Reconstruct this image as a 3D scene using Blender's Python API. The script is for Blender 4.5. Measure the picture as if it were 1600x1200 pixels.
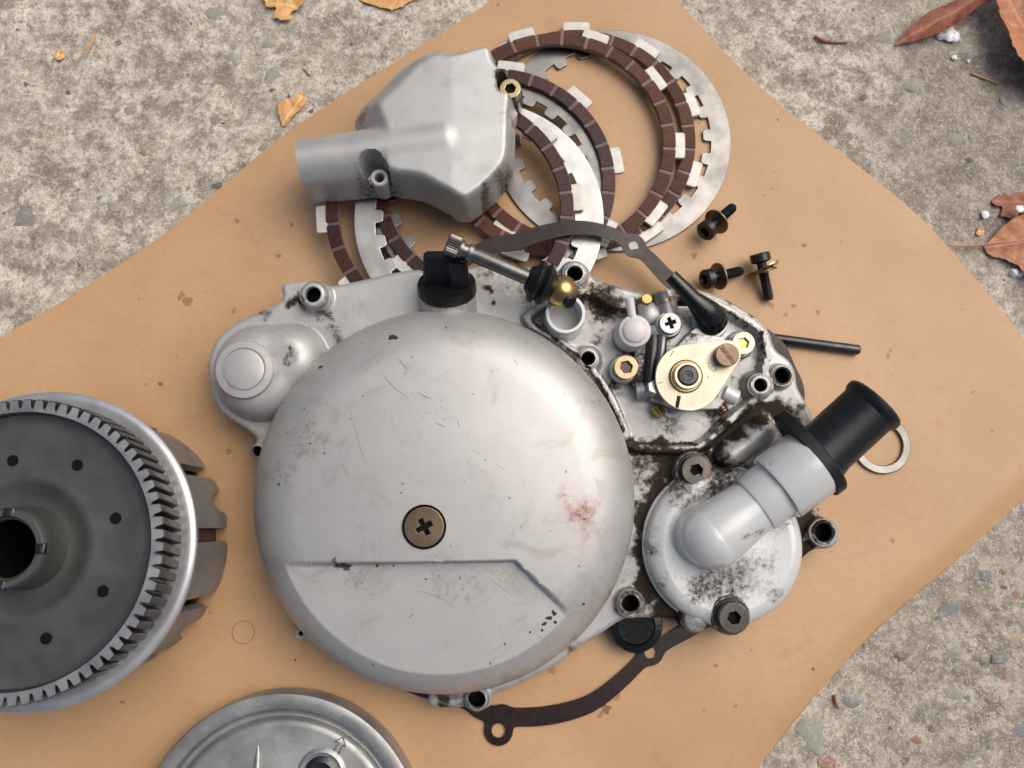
import bpy, math, random
import numpy as np
from mathutils import Vector, Matrix

random.seed(7)
for o in list(bpy.data.objects): bpy.data.objects.remove(o)
scene = bpy.context.scene
C = scene.collection
R = math.radians
MM = 0.001

# ------------------------------------------------------------------ camera, sky, sun, exposure
CAM_H, FPX, PITCH = 330.0, 1250.0, R(10)
cd = bpy.data.cameras.new('camera'); cam = bpy.data.objects.new('camera', cd); C.objects.link(cam)
cam.location = (0, 0, CAM_H * MM); cam.rotation_euler = (PITCH, 0, 0)
cd.sensor_width = 36; cd.lens = 36 * FPX / 1600; cd.clip_start = 0.01; cd.clip_end = 50
cd.dof.use_dof = True; cd.dof.focus_distance = 0.300; cd.dof.aperture_fstop = 14
scene.camera = cam
SUN_EL, SUN_AZ = R(56), R(60)            # azimuth measured from +Y towards +X
w = bpy.data.worlds.new('World'); scene.world = w; w.use_nodes = True
nt = w.node_tree; bgn = nt.nodes['Background']
sky = nt.nodes.new('ShaderNodeTexSky'); sky.sky_type = 'NISHITA'; sky.sun_disc = False
sky.sun_elevation = SUN_EL; sky.sun_rotation = SUN_AZ; sky.air_density = 0.8; sky.dust_density = 7.0; sky.ozone_density = 0.6
nt.links.new(sky.outputs[0], bgn.inputs[0]); bgn.inputs[1].default_value = 0.095
sl = bpy.data.lights.new('sun', 'SUN'); sun = bpy.data.objects.new('sun', sl); C.objects.link(sun)
sl.energy = 1.5; sl.angle = R(62); sl.color = (1.0, 0.965, 0.91)
sd = Vector((math.sin(SUN_AZ) * math.cos(SUN_EL), math.cos(SUN_AZ) * math.cos(SUN_EL), math.sin(SUN_EL)))
sun.rotation_euler = sd.to_track_quat('Z', 'Y').to_euler(); sun.location = sd * 2
vs = scene.view_settings
vs.view_transform = 'Standard'; vs.look = 'None'; vs.gamma = 1; vs.use_curve_mapping = False; vs.exposure = 0.33
scene.render.engine = 'CYCLES'

# ------------------------------------------------------------------ picture -> place
def ray(px, py):
    a, b = px - 800.0, 600.0 - py
    st, ct = math.sin(PITCH), math.cos(PITCH)
    return np.array([a, FPX * st + b * ct, -FPX * ct + b * st])
def U(px, py, z=0.0):
    d = ray(px, py); k = (CAM_H - z) / -d[2]
    return np.array([d[0] * k, d[1] * k, z])
CASE_TILT = R(4.6); CASE_LOC = np.array([0.0, -72.0, 0.8])
_c, _s = math.cos(CASE_TILT), math.sin(CASE_TILT)
CR = np.array([[1, 0, 0], [0, _c, -_s], [0, _s, _c]])
def L(px, py, h=0.0):                    # a point on the side cover, in the cover's own frame (mm)
    o = CR.T @ (np.array([0, 0, CAM_H]) - CASE_LOC); d = CR.T @ ray(px, py)
    k = (h - o[2]) / d[2]; return o + d * k
def U2(pts, z): return np.array([U(x, y, z)[:2] for x, y in pts])
def L2(pts, h): return np.array([L(x, y, h)[:2] for x, y in pts])
def circ(q):
    A = np.c_[2 * q, np.ones(len(q))]; s = np.linalg.lstsq(A, (q ** 2).sum(1), rcond=None)[0]
    return s[:2], math.sqrt(s[2] + s[0] ** 2 + s[1] ** 2)

# ------------------------------------------------------------------ numeric helpers
def vnoise(P, scale, seed=0):
    rs = np.random.RandomState(seed); G = rs.rand(128, 128)
    q = P[..., :2] * scale + 500.0; i = np.floor(q).astype(int); f = q - i; f = f * f * (3 - 2 * f)
    x0, y0 = i[..., 0] % 128, i[..., 1] % 128; x1, y1 = (x0 + 1) % 128, (y0 + 1) % 128
    fx, fy = f[..., 0], f[..., 1]
    return (G[x0, y0] * (1 - fx) + G[x1, y0] * fx) * (1 - fy) + (G[x0, y1] * (1 - fx) + G[x1, y1] * fx) * fy
def fbm(P, s, seed=0, o=4):
    return sum(vnoise(P, s * 2 ** k, seed + k) * 0.5 ** k for k in range(o)) / sum(0.5 ** k for k in range(o))
def sstep(a, b, x):
    t = np.clip((x - a) / (b - a), 0, 1); return t * t * (3 - 2 * t)
def smax(a, b, k):
    h = np.clip(0.5 + 0.5 * (a - b) / k, 0, 1); return b * (1 - h) + a * h + k * h * (1 - h)
def smin(a, b, k): return -smax(-a, -b, k)
def segd(P, a, b):
    a, b = np.asarray(a, float)[:2], np.asarray(b, float)[:2]
    ab = b - a; t = np.clip(((P - a) @ ab) / (ab @ ab + 1e-9), 0, 1)
    return np.hypot(*(P - a - t[..., None] * ab).T).T, t
def pathd(P, pts, closed=False):
    n = len(pts); best = np.full(P.shape[:-1], 1e9); par = np.zeros(P.shape[:-1])
    for i in range(n if closed else n - 1):
        d, t = segd(P, pts[i], pts[(i + 1) % n]); m = d < best
        best = np.where(m, d, best); par = np.where(m, i + t, par)
    return best, par
def poly_sdf(P, poly):
    poly = np.asarray(poly, float)[:, :2]; n = len(poly)
    d, _ = pathd(P, poly, True); ins = np.zeros(P.shape[:-1], bool)
    x, y = P[..., 0], P[..., 1]
    for i in range(n):
        a, b = poly[i], poly[(i + 1) % n]
        c = (a[1] > y) != (b[1] > y)
        if a[1] != b[1]: ins ^= c & (x < (b[0] - a[0]) * (y - a[1]) / (b[1] - a[1]) + a[0])
    return np.where(ins, -d, d)
def circd(P, c, r): return np.hypot(P[..., 0] - c[0], P[..., 1] - c[1]) - r
def smooth(pts, n=4, closed=True):
    pts = np.asarray(pts, float); N = len(pts); out = []
    for i in range(N if closed else N - 1):
        g = lambda k: pts[(i + k) % N] if closed else pts[min(max(i + k, 0), N - 1)]
        p0, p1, p2, p3 = g(-1), g(0), g(1), g(2)
        for j in range(n):
            t = j / n
            out.append(0.5 * (2 * p1 + (p2 - p0) * t + (2 * p0 - 5 * p1 + 4 * p2 - p3) * t * t + (3 * p1 - p0 - 3 * p2 + p3) * t ** 3))
    if not closed: out.append(pts[-1])
    return np.array(out)

# ------------------------------------------------------------------ mesh builder (millimetres)
def frame(d):
    d = np.asarray(d, float); d = d / np.linalg.norm(d)
    u = np.cross([0, 0, 1.0], d)
    if np.linalg.norm(u) < 1e-4: u = np.array([1.0, 0, 0])
    u /= np.linalg.norm(u); return u, np.cross(d, u), d
class MB:
    def __init__(s): s.v = []; s.f = []
    def add(s, v, f):
        o = len(s.v); s.v.extend([tuple(map(float, p)) for p in v]); s.f.extend([tuple(i + o for i in q) for q in f]); return s
    def lathe(s, c, prof, d=(0, 0, 1), seg=40, closed=False, rot=0.0):
        u, v, d = frame(d); c = np.asarray(c, float); V = []; F = []; rows = []
        for r, h in prof:
            if r < 1e-6: rows.append([len(V)]); V.append(c + d * h)
            else:
                rows.append(list(range(len(V), len(V) + seg)))
                for k in range(seg):
                    a = rot + 2 * math.pi * k / seg; V.append(c + d * h + (u * math.cos(a) + v * math.sin(a)) * r)
        prs = list(zip(rows, rows[1:])) + ([(rows[-1], rows[0])] if closed else [])
        for a, b in prs:
            for k in range(seg):
                k2 = (k + 1) % seg
                if len(a) == 1 and len(b) == 1: continue
                if len(a) == 1: F.append((a[0], b[k2], b[k]))
                elif len(b) == 1: F.append((a[k], a[k2], b[0]))
                else: F.append((a[k], a[k2], b[k2], b[k]))
        return s.add(V, F)
    def tube(s, c, ro, ri, z0, z1, d=(0, 0, 1), b=0.4, seg=32):
        return s.lathe(c, [(ro, z0), (ro, z1 - b), (ro - b, z1), (ri + b, z1), (ri, z1 - b), (ri, z0)], d, seg, True)
    def cyl(s, c, r, z0, z1, d=(0, 0, 1), b=0.4, seg=32, rot=0.0):
        return s.lathe(c, [(0, z0), (r - b, z0), (r, z0 + b), (r, z1 - b), (r - b, z1), (0, z1)], d, seg, rot=rot)
    def sweep(s, pts, rad, seg=14, squash=1.0):
        pts = [np.asarray(p, float) for p in pts]; n = len(pts); V = []; F = []
        if np.isscalar(rad): rad = [rad] * n
        t0 = pts[1] - pts[0]; u, v, d = frame(t0)
        for i in range(n):
            t = pts[min(i + 1, n - 1)] - pts[max(i - 1, 0)]; t = t / np.linalg.norm(t)
            u = u - t * (u @ t); u /= np.linalg.norm(u); v = np.cross(t, u)
            for k in range(seg):
                a = 2 * math.pi * k / seg; V.append(pts[i] + (u * math.cos(a) + v * math.sin(a) * squash) * rad[i])
        for i in range(n - 1):
            for k in range(seg):
                k2 = (k + 1) % seg; F.append((i * seg + k, i * seg + k2, (i + 1) * seg + k2, (i + 1) * seg + k))
        F.append(tuple(range(seg))[::-1]); F.append(tuple((n - 1) * seg + k for k in range(seg)))
        return s.add(V, F)
    def box(s, c, sx, sy, sz, rz=0.0, taper=1.0, b=0.5):
        x, y, z = sx / 2, sy / 2, sz / 2; V = []
        lv = [(-z, 1 - b / x if x > b else 0.5, 1, 0), (-z + b, 1, 1, 1), (z - b, taper, taper, 1), (z, taper, taper, 0)]
        cr, sr = math.cos(rz), math.sin(rz); F = []
        def ring(hx, hy, zz):
            q = [(hx - b, -hy), (hx, -hy + b), (hx, hy - b), (hx - b, hy), (-hx + b, hy), (-hx, hy - b), (-hx, -hy + b), (-hx + b, -hy)]
            return [(c[0] + p * cr - r_ * sr, c[1] + p * sr + r_ * cr, c[2] + zz) for p, r_ in q]
        V += ring(x - b, y - b, -z) + ring(x, y, -z + b) + ring(x * taper, y * taper, z - b) + ring(x * taper - b, y * taper - b, z)
        for i in range(3):
            for k in range(8):
                k2 = (k + 1) % 8; F.append((i * 8 + k, i * 8 + k2, i * 8 + 8 + k2, i * 8 + 8 + k))
        F.append(tuple(range(8))[::-1]); F.append(tuple(24 + k for k in range(8)))
        return s.add(V, F)
    def hfield(s, sdf, zf, bbox, step, base=None, thick=None):
        x0, y0, x1, y1 = bbox
        xs = np.arange(x0, x1 + step, step); ys = np.arange(y0, y1 + step, step)
        P = np.stack(np.meshgrid(xs, ys, indexing='ij'), -1); D = sdf(P); nx, ny = D.shape
        k = (D[:-1, :-1] < 0) | (D[1:, :-1] < 0) | (D[1:, 1:] < 0) | (D[:-1, 1:] < 0)
        Q = P.reshape(-1, 2).copy(); D = D.reshape(-1)
        ii, jj = np.nonzero(k); idx = lambda i, j: i * ny + j
        quads = np.stack([idx(ii, jj), idx(ii + 1, jj), idx(ii + 1, jj + 1), idx(ii, jj + 1)], 1)
        used = np.unique(quads); out = used[D[used] > 0]
        for _ in range(3):
            p = Q[out]; e = 0.05; d = sdf(p)
            g = np.stack([sdf(p + [e, 0]) - sdf(p - [e, 0]), sdf(p + [0, e]) - sdf(p - [0, e])], 1) / (2 * e)
            g /= np.maximum((g ** 2).sum(1), 0.3)[:, None]; mv = d[:, None] * g
            l = np.maximum(np.hypot(*mv.T), 1e-9); mv *= np.minimum(1, step * 1.5 / l)[:, None]
            Q[out] = p - mv
        re = -np.ones(len(Q), int); re[used] = np.arange(len(used)); quads = re[quads]
        p = Q[used]; z = zf(p); V = np.c_[p, z]; F = [tuple(q) for q in quads.tolist()]
        if base is not None or thick is not None:
            E = np.concatenate([quads[:, [0, 1]], quads[:, [1, 2]], quads[:, [2, 3]], quads[:, [3, 0]]])
            es = set(map(tuple, E.tolist())); bd = [e for e in es if (e[1], e[0]) not in es]
            n = len(V)
            if thick is not None:
                B = V.copy(); B[:, 2] -= thick; V = np.concatenate([V, B])
                F += [tuple(i + n for i in q[::-1]) for q in quads.tolist()]
                F += [(a, a + n, b + n, b) for a, b in bd]
            else:
                bv = sorted(set(i for e in bd for i in e)); m = {b: n + i for i, b in enumerate(bv)}
                B = V[bv].copy(); B[:, 2] = base; V = np.concatenate([V, B])
                F += [(a, m[a], m[b], b) for a, b in bd]
        return s.add(V, F)
    def plate(s, splines, z0, z1, bevel=0.15):
        cu = bpy.data.curves.new('tmp', 'CURVE'); cu.dimensions = '2D'; cu.fill_mode = 'BOTH'
        cu.extrude = max((z1 - z0) / 2 - bevel, 0.001); cu.bevel_depth = bevel; cu.bevel_resolution = 1; cu.offset = -bevel
        for sp in splines:
            q = cu.splines.new('POLY'); q.points.add(len(sp) - 1); q.use_cyclic_u = True
            for p, v in zip(q.points, sp): p.co = (v[0], v[1], 0, 1)
        ob = bpy.data.objects.new('tmp', cu); C.objects.link(ob)
        dg = bpy.context.evaluated_depsgraph_get(); me = bpy.data.meshes.new_from_object(ob.evaluated_get(dg))
        zc = (z0 + z1) / 2
        s.add([(v.co.x, v.co.y, v.co.z + zc) for v in me.vertices], [tuple(f.vertices) for f in me.polygons])
        bpy.data.objects.remove(ob); bpy.data.curves.remove(cu); bpy.data.meshes.remove(me); return s
    def place(s, o, d, spin=0.0):
        u, v, d = frame(d); c_, s_ = math.cos(spin), math.sin(spin); u, v = u * c_ + v * s_, v * c_ - u * s_
        s.v = [tuple(np.asarray(o) + u * x + v * y + d * z) for x, y, z in s.v]; return s
    def mesh(s, name, mat, off=(0, 0, 0), sharp=38, attrs=None):
        me = bpy.data.meshes.new(name); V = np.array(s.v) - np.asarray(off, float)
        me.from_pydata((V * MM).tolist(), [], s.f); me.validate()
        for a, fn in (attrs or {}).items():
            at = me.attributes.new(a, 'FLOAT', 'POINT'); at.data.foreach_set('value', np.asarray(fn(np.array(s.v)), np.float32))
        me.shade_smooth()
        if sharp < 180: me.set_sharp_from_angle(angle=R(sharp))
        me.materials.append(mat); return me
def circle(r, n=48, c=(0, 0), rot=0.0):
    return [(c[0] + r * math.cos(rot + 2 * math.pi * k / n), c[1] + r * math.sin(rot + 2 * math.pi * k / n)) for k in range(n)]
def cross(r, wd, c=(0, 0), rot=0.0):
    q = [(r, -wd), (r, wd), (wd, wd), (wd, r), (-wd, r), (-wd, wd), (-r, wd), (-r, -wd), (-wd, -wd), (-wd, -r), (wd, -r), (wd, -wd)]
    cr, sr = math.cos(rot), math.sin(rot); return [(c[0] + x * cr - y * sr, c[1] + x * sr + y * cr) for x, y in q]

def thing(name, label, cat, loc=(0, 0, 0), rot=(0, 0, 0), group=None):
    o = bpy.data.objects.new(name, None); C.objects.link(o); o.empty_display_size = 0.01
    o.location = Vector(loc) * MM; o.rotation_euler = rot; o['label'] = label; o['category'] = cat
    if group: o['group'] = group
    return o
def part(name, mb, mat, parent, off=(0, 0, 0), sharp=38, attrs=None, label=None):
    o = bpy.data.objects.new(name, mb if isinstance(mb, bpy.types.Mesh) else mb.mesh(name, mat, off, sharp, attrs))
    C.objects.link(o); o.parent = parent
    if label: o['label'] = label
    return o
def solo(name, mb, mat, label, cat, loc, group=None, sharp=38, attrs=None):
    o = bpy.data.objects.new(name, mb.mesh(name, mat, loc, sharp, attrs)); C.objects.link(o)
    o.location = Vector([float(x) for x in loc]) * MM; o['label'] = label; o['category'] = cat
    if group: o['group'] = group
    return o

# ------------------------------------------------------------------ materials
class NT:
    def __init__(s, name):
        s.m = bpy.data.materials.new(name); s.m.use_nodes = True; s.t = s.m.node_tree
        s.b = s.t.nodes['Principled BSDF']
        tc = s.t.nodes.new('ShaderNodeTexCoord'); mp = s.t.nodes.new('ShaderNodeVectorMath'); mp.operation = 'SCALE'
        mp.inputs['Scale'].default_value = 1000; s.t.links.new(tc.outputs['Object'], mp.inputs[0]); s.co = mp.outputs[0]
    def link(s, a, b): s.t.links.new(a, b)
    def _set(s, sock, v):
        if hasattr(v, 'is_output'): s.link(v, sock)
        elif isinstance(v, tuple) and len(v) == 3 and sock.type == 'RGBA': sock.default_value = (*v, 1)
        else: sock.default_value = v
    def noise(s, scale, detail=4, rough=0.55, dist=0.0, vec=None):
        n = s.t.nodes.new('ShaderNodeTexNoise'); s.link(vec or s.co, n.inputs['Vector'])
        n.inputs['Scale'].default_value = scale; n.inputs['Detail'].default_value = detail
        n.inputs['Roughness'].default_value = rough; n.inputs['Distortion'].default_value = dist; return n.outputs['Fac']
    def voro(s, scale, feature='F1', out='Distance', rnd=1.0):
        n = s.t.nodes.new('ShaderNodeTexVoronoi'); n.feature = feature; s.link(s.co, n.inputs['Vector'])
        n.inputs['Scale'].default_value = scale; n.inputs['Randomness'].default_value = rnd; return n.outputs[out]
    def math(s, op, a, b=0.0, clamp=False):
        n = s.t.nodes.new('ShaderNodeMath'); n.operation = op; n.use_clamp = clamp
        s._set(n.inputs[0], a); s._set(n.inputs[1], b); return n.outputs[0]
    def mapr(s, v, a, b, c=0.0, d=1.0, sm=True):
        n = s.t.nodes.new('ShaderNodeMapRange'); n.interpolation_type = 'SMOOTHSTEP' if sm else 'LINEAR'
        s._set(n.inputs['Value'], v)
        for k, x in zip(('From Min', 'From Max', 'To Min', 'To Max'), (a, b, c, d)): s._set(n.inputs[k], x)
        return n.outputs[0]
    def mix(s, f, a, b, mode='MIX'):
        n = s.t.nodes.new('ShaderNodeMix'); n.data_type = 'RGBA'; n.blend_type = mode
        s._set(n.inputs[0], f); s._set(n.inputs[6], a); s._set(n.inputs[7], b); return n.outputs[2]
    def attr(s, name):
        n = s.t.nodes.new('ShaderNodeAttribute'); n.attribute_name = name; return n.outputs['Fac']
    def rnd(s):
        n = s.t.nodes.new('ShaderNodeObjectInfo'); return n.outputs['Random']
    def stretch(s, v):
        n = s.t.nodes.new('ShaderNodeVectorMath'); n.operation = 'MULTIPLY'; s.link(s.co, n.inputs[0]); n.inputs[1].default_value = v; return n.outputs[0]
    def bump(s, h, strength, dist=0.0002, prev=None):
        n = s.t.nodes.new('ShaderNodeBump'); n.inputs['Strength'].default_value = strength; n.inputs['Distance'].default_value = dist
        s.link(h, n.inputs['Height'])
        if prev: s.link(prev, n.inputs['Normal'])
        s.link(n.outputs[0], s.b.inputs['Normal']); return n.outputs[0]
    def out(s, col=None, rough=None, metal=None, **kw):
        for k, v in (('Base Color', col), ('Roughness', rough), ('Metallic', metal)):
            if v is not None: s._set(s.b.inputs[k], v)
        for k, v in kw.items(): s._set(s.b.inputs[k.replace('_', ' ')], v)
        return s.m

def worn(name, col, rough=0.4, metal=0.6, var=0.12, bump=0.12, bscale=1.6, speck=0.0, gcol=(0.012, 0.009, 0.007), gamt=0.0, coat=0.0, big=0.05, rvar=0.2, grain=0.0):
    n = NT(name); c2 = tuple(x * (1 - var * 2) for x in col); c3 = tuple(min(1, x * (1 + var)) for x in col)
    base = n.mix(n.mapr(n.noise(big, 5, 0.6), 0.3, 0.7), c2, c3)
    fine = n.noise(bscale, 3)
    base = n.mix(n.mapr(fine, 0.35, 0.65, 0, 0.35), base, c2)
    if grain: base = n.mix(n.mapr(n.noise(3.2, 3, 0.7), 0.35, 0.68, 0, grain), base, tuple(x * 0.80 for x in col)); base = n.mix(n.math('MULTIPLY', n.mapr(n.noise(0.06, 6, 0.72, 0.8), 0.50, 0.72), 0.42), base, (0.25, 0.21, 0.165))
    if speck: base = n.mix(n.mapr(n.noise(0.9, 4, 0.7), 0.66, 0.72, 0, speck), base, gcol)
    g = n.math('ADD', n.math('MULTIPLY', n.attr('grime'), 0.58), n.math('MULTIPLY', n.noise(0.60, 8, 0.72), 0.72 + gamt))
    gf = n.mapr(g, 0.58, 0.80)
    tint = n.mix(n.noise(0.25, 3), gcol, (0.040, 0.028, 0.017))
    film = n.math('MULTIPLY', n.mapr(g, 0.46, 0.70), 0.55)
    base = n.mix(film, base, (0.10, 0.07, 0.042))
    base = n.mix(gf, base, tint)
    base = n.mix(n.math('MULTIPLY', n.attr('rust'), n.mapr(n.noise(0.35, 6, 0.7), 0.35, 0.7)), base, (0.30, 0.085, 0.055))
    rr = n.mapr(n.noise(0.12, 4), 0.3, 0.7, rough * (1 - rvar), rough * (1 + rvar))
    rr = n.math('ADD', rr, n.math('MULTIPLY', gf, 0.25), True)
    mm = n.math('MULTIPLY', n.math('SUBTRACT', 1.0, gf), metal)
    if bump: n.bump(n.math('ADD', fine, n.math('MULTIPLY', gf, 0.8)), bump)
    n._set(n.b.inputs['Specular IOR Level'], n.mapr(gf, 0, 1, 0.5, 0.12)); return n.out(base, rr, mm, Coat_Weight=n.math('MULTIPLY', n.math('SUBTRACT', 1.0, gf), coat), Coat_Roughness=0.12)

M = {}
M['dome'] = worn('silver_case_paint', (0.46, 0.455, 0.44), 0.46, 0.48, 0.03, 0.22, 2.6, 0.35, rvar=0.05, grain=0.5)
M['case'] = worn('cast_case_paint', (0.43, 0.43, 0.42), 0.42, 0.35, 0.08, 0.25, 1.6, 0.5, gamt=0.03, grain=0.5)
M['pump'] = worn('pale_blue_pump_paint', (0.53, 0.545, 0.54), 0.24, 0.08, 0.03, 0.05, 1.2, 0.25, coat=0.6, rvar=0.08)
M['cover'] = worn('grey_cover_paint', (0.41, 0.415, 0.405), 0.40, 0.42, 0.05, 0.22, 2.4, 0.2, grain=0.5)
M['alu'] = worn('bare_cast_aluminium', (0.38, 0.385, 0.39), 0.40, 0.7, 0.16, 0.3, 1.2, 0.6, gamt=0.06, grain=0.4)
M['boss'] = worn('machined_boss', (0.42, 0.42, 0.41), 0.36, 0.8, 0.18, 0.10, 1.4, 0.6, gamt=0.08)
M['steel'] = worn('ground_steel', (0.21, 0.206, 0.198), 0.36, 0.95, 0.16, 0.04, 2.0, 0.15, big=0.07)
M['steel_light'] = worn('bright_steel', (0.43, 0.425, 0.41), 0.36, 0.9, 0.12, 0.04, 2.0, 0.1)
M['rod_steel'] = worn('worn_rod_steel', (0.20, 0.195, 0.185), 0.36, 0.9, 0.2, 0.08, 1.5, 0.2)
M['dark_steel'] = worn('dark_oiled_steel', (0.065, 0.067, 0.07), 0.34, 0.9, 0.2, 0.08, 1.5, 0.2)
M['gear_face'] = worn('dull_gear_face', (0.105, 0.11, 0.104), 0.46, 0.65, 0.07, 0.10, 1.6, 0.35)
M['gear'] = worn('machined_gear_steel', (0.56, 0.545, 0.51), 0.36, 0.9, 0.14, 0.05, 2.0)
M['washer'] = worn('dull_washer_steel', (0.22, 0.215, 0.20), 0.42, 0.85, 0.1, 0.05, 2.0)
M['finger'] = worn('worn_finger_alloy', (0.22, 0.22, 0.215), 0.45, 0.35, 0.12, 0.1, 1.2, 0.3)
M['grimy_bolt'] = worn('grimy_bolt_steel', (0.13, 0.115, 0.10), 0.42, 0.85, 0.25, 0.2, 1.4, 0.7, gamt=0.1)
M['tooth'] = worn('oiled_gear_teeth', (0.12, 0.117, 0.11), 0.34, 0.9, 0.15, 0.04, 2.0)
M['flange'] = worn('basket_aluminium', (0.46, 0.47, 0.485), 0.40, 0.7, 0.08, 0.05, 1.5)
M['plate'] = worn('pressure_plate_aluminium', (0.34, 0.35, 0.34), 0.44, 0.7, 0.14, 0.22, 0.9, 0.2)
M['gold'] = worn('yellow_zinc', (0.40, 0.315, 0.18), 0.30, 0.9, 0.10, 0.03, 1.5, 0.25)
M['palegold'] = worn('pale_zinc_plate', (0.56, 0.51, 0.385), 0.42, 0.6, 0.06, 0.03, 1.0, 0.2)
M['brass'] = worn('old_brass', (0.42, 0.31, 0.12), 0.24, 0.95, 0.15, 0.04, 1.2, 0.2)
M['bronze'] = worn('tarnished_screw', (0.20, 0.155, 0.095), 0.42, 0.85, 0.2, 0.1, 1.6, 0.4)
M['copper'] = worn('brown_screw', (0.20, 0.14, 0.10), 0.3, 0.9, 0.15, 0.05, 1.5)
def plain(name, col, rough, metal=0.0, coat=0.0, var=0.15, bump=0.05, bs=1.5, spec=0.5):
    n = NT(name); n.b.inputs['Specular IOR Level'].default_value = spec; f = n.noise(bs * 0.3, 4); c2 = tuple(x * (1 - var) for x in col)
    if bump: n.bump(n.noise(bs, 3), bump)
    return n.out(n.mix(f, c2, tuple(x * (1 + var) for x in col)), n.mapr(n.noise(0.3, 3), 0.3, 0.7, rough * 0.8, min(1, rough * 1.25)), metal, Coat_Weight=coat, Coat_Roughness=0.06)
M['rubber'] = plain('black_rubber', (0.006, 0.0065, 0.0075), 0.36, 0, 0.0, 0.3, 0.2, spec=0.3)
M['hose'] = plain('black_hose_plastic', (0.006, 0.007, 0.009), 0.32, 0, 0.0, 0.3, 0.10, spec=0.4)
M['wet'] = plain('wet_black_hose', (0.003, 0.003, 0.003), 0.14, 0, 0.0, 0.3, 0.5, 0.5, spec=0.4)
M['dark'] = plain('dark_socket', (0.005, 0.0045, 0.004), 0.6, 0.0, spec=0.1)
M['red'] = plain('red_seal', (0.07, 0.006, 0.004), 0.25, 0, 0.2)
M['pink'] = plain('pinkish_white_plastic', (0.54, 0.515, 0.51), 0.45, 0, 0.1, 0.05, 0.04)
M['gasket'] = plain('oily_gasket', (0.014, 0.006, 0.005), 0.30, 0, 0.0, 0.5, 0.15, 0.8)
M['gasket'].node_tree.nodes['Principled BSDF'].inputs['Specular IOR Level'].default_value = 0.28
M['white'] = plain('white_foam', (0.78, 0.79, 0.80), 0.7, 0, 0, 0.05, 0.3)
M['chip'] = plain('black_speck', (0.02, 0.018, 0.016), 0.7)
M['scratch'] = plain('scratch_line', (0.16, 0.16, 0.165), 0.5, 0.4)
def pad_mat(name, a, b, rough, coat):
    n = NT(name); f = n.noise(0.5, 6, 0.7); s = n.noise(2.2, 4, 0.7)
    v = n.math('ADD', n.math('MULTIPLY', n.rnd(), 0.5), n.math('MULTIPLY', f, 0.6))
    n.b.inputs['Specular IOR Level'].default_value = 0.25; n.bump(s, 0.35, 0.0002, n.bump(n.noise(0.35, 3), 0.2, 0.0004))
    return n.out(n.mix(n.mapr(v, 0.2, 0.9), a, b), n.mapr(f, 0.3, 0.7, rough * 0.75, rough * 1.2), 0, Coat_Weight=coat, Coat_Roughness=0.2)
M['pad'] = pad_mat('friction_pad_dry', (0.048, 0.016, 0.010), (0.088, 0.031, 0.020), 0.6, 0.0)
M['pad_oil'] = pad_mat('friction_pad_oiled', (0.020, 0.006, 0.005), (0.055, 0.016, 0.013), 0.32, 0.0)
M['groove'] = plain('friction_groove', (0.16, 0.10, 0.075), 0.6)
M['groove_oil'] = plain('friction_groove_oiled', (0.085, 0.05, 0.045), 0.40, 0, 0.1)
M['tab'] = worn('cast_tab_alloy', (0.52, 0.51, 0.475), 0.5, 0.35, 0.12, 0.08, 1.5)
def leaf_mat(name, a, b, c):
    n = NT(name); f = n.noise(0.16, 5, 0.65); g = n.noise(0.9, 4, 0.7)
    base = n.mix(n.mapr(f, 0.3, 0.7), a, b); base = n.mix(n.mapr(g, 0.58, 0.7, 0, 0.6), base, c)
    base = n.mix(n.math('MULTIPLY', n.attr('vein'), 0.55), base, tuple(min(1, x * 1.7 + 0.05) for x in b))
    n.bump(g, 0.5, 0.0005); return n.out(base, 0.55, 0)
M['leaf'] = leaf_mat('dry_leaf_brown', (0.30, 0.105, 0.045), (0.42, 0.19, 0.09), (0.14, 0.045, 0.02))
M['leaf_red'] = leaf_mat('dry_leaf_red', (0.17, 0.040, 0.018), (0.25, 0.075, 0.03), (0.10, 0.03, 0.015))
M['leaf_tan'] = leaf_mat('leaf_crumb_tan', (0.50, 0.26, 0.09), (0.58, 0.33, 0.13), (0.28, 0.11, 0.03))
M['stem'] = plain('leaf_stem', (0.42, 0.20, 0.14), 0.5)

n = NT('brown_cardboard')
fib = n.noise(0.9, 6, 0.7, vec=n.stretch((0.5, 1.0, 1.0)))
base = n.mix(n.mapr(n.noise(0.012, 5, 0.6), 0.3, 0.7), (0.395, 0.238, 0.116), (0.47, 0.296, 0.155))
base = n.mix(n.mapr(fib, 0.35, 0.7, 0, 0.28), base, (0.33, 0.175, 0.08))
st = n.math('MULTIPLY', n.mapr(n.noise(0.035, 6, 0.72, 0.6), 0.56, 0.72), 0.30)
base = n.mix(st, base, (0.28, 0.13, 0.06))
base = n.mix(n.mapr(n.noise(0.30, 3, 0.5), 0.73, 0.77, 0, 0.6), base, (0.20, 0.09, 0.045))
base = n.mix(n.mapr(n.noise(0.22, 2, 0.5, vec=n.stretch((1, 1, 7))), 0.765, 0.80, 0, 0.75), base, (0.10, 0.05, 0.03))
base = n.mix(n.math('MULTIPLY', n.mapr(n.noise(0.08, 8, 0.8), 0.55, 0.75), 0.35), base, (0.29, 0.155, 0.075))
n.bump(n.noise(0.02, 3, 0.5), 0.25, 0.003, n.bump(fib, 0.16, 0.0002))
M['card'] = n.out(base, 0.50, 0)
M['card'].node_tree.nodes['Principled BSDF'].inputs['Specular IOR Level'].default_value = 0.45
M['stain'] = plain('oil_spot', (0.20, 0.09, 0.045), 0.5, 0, 0.0, 0.4, 0)
M['stain_soft'] = plain('faint_spot', (0.285, 0.148, 0.07), 0.5, 0, 0, 0.2, 0)

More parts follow.
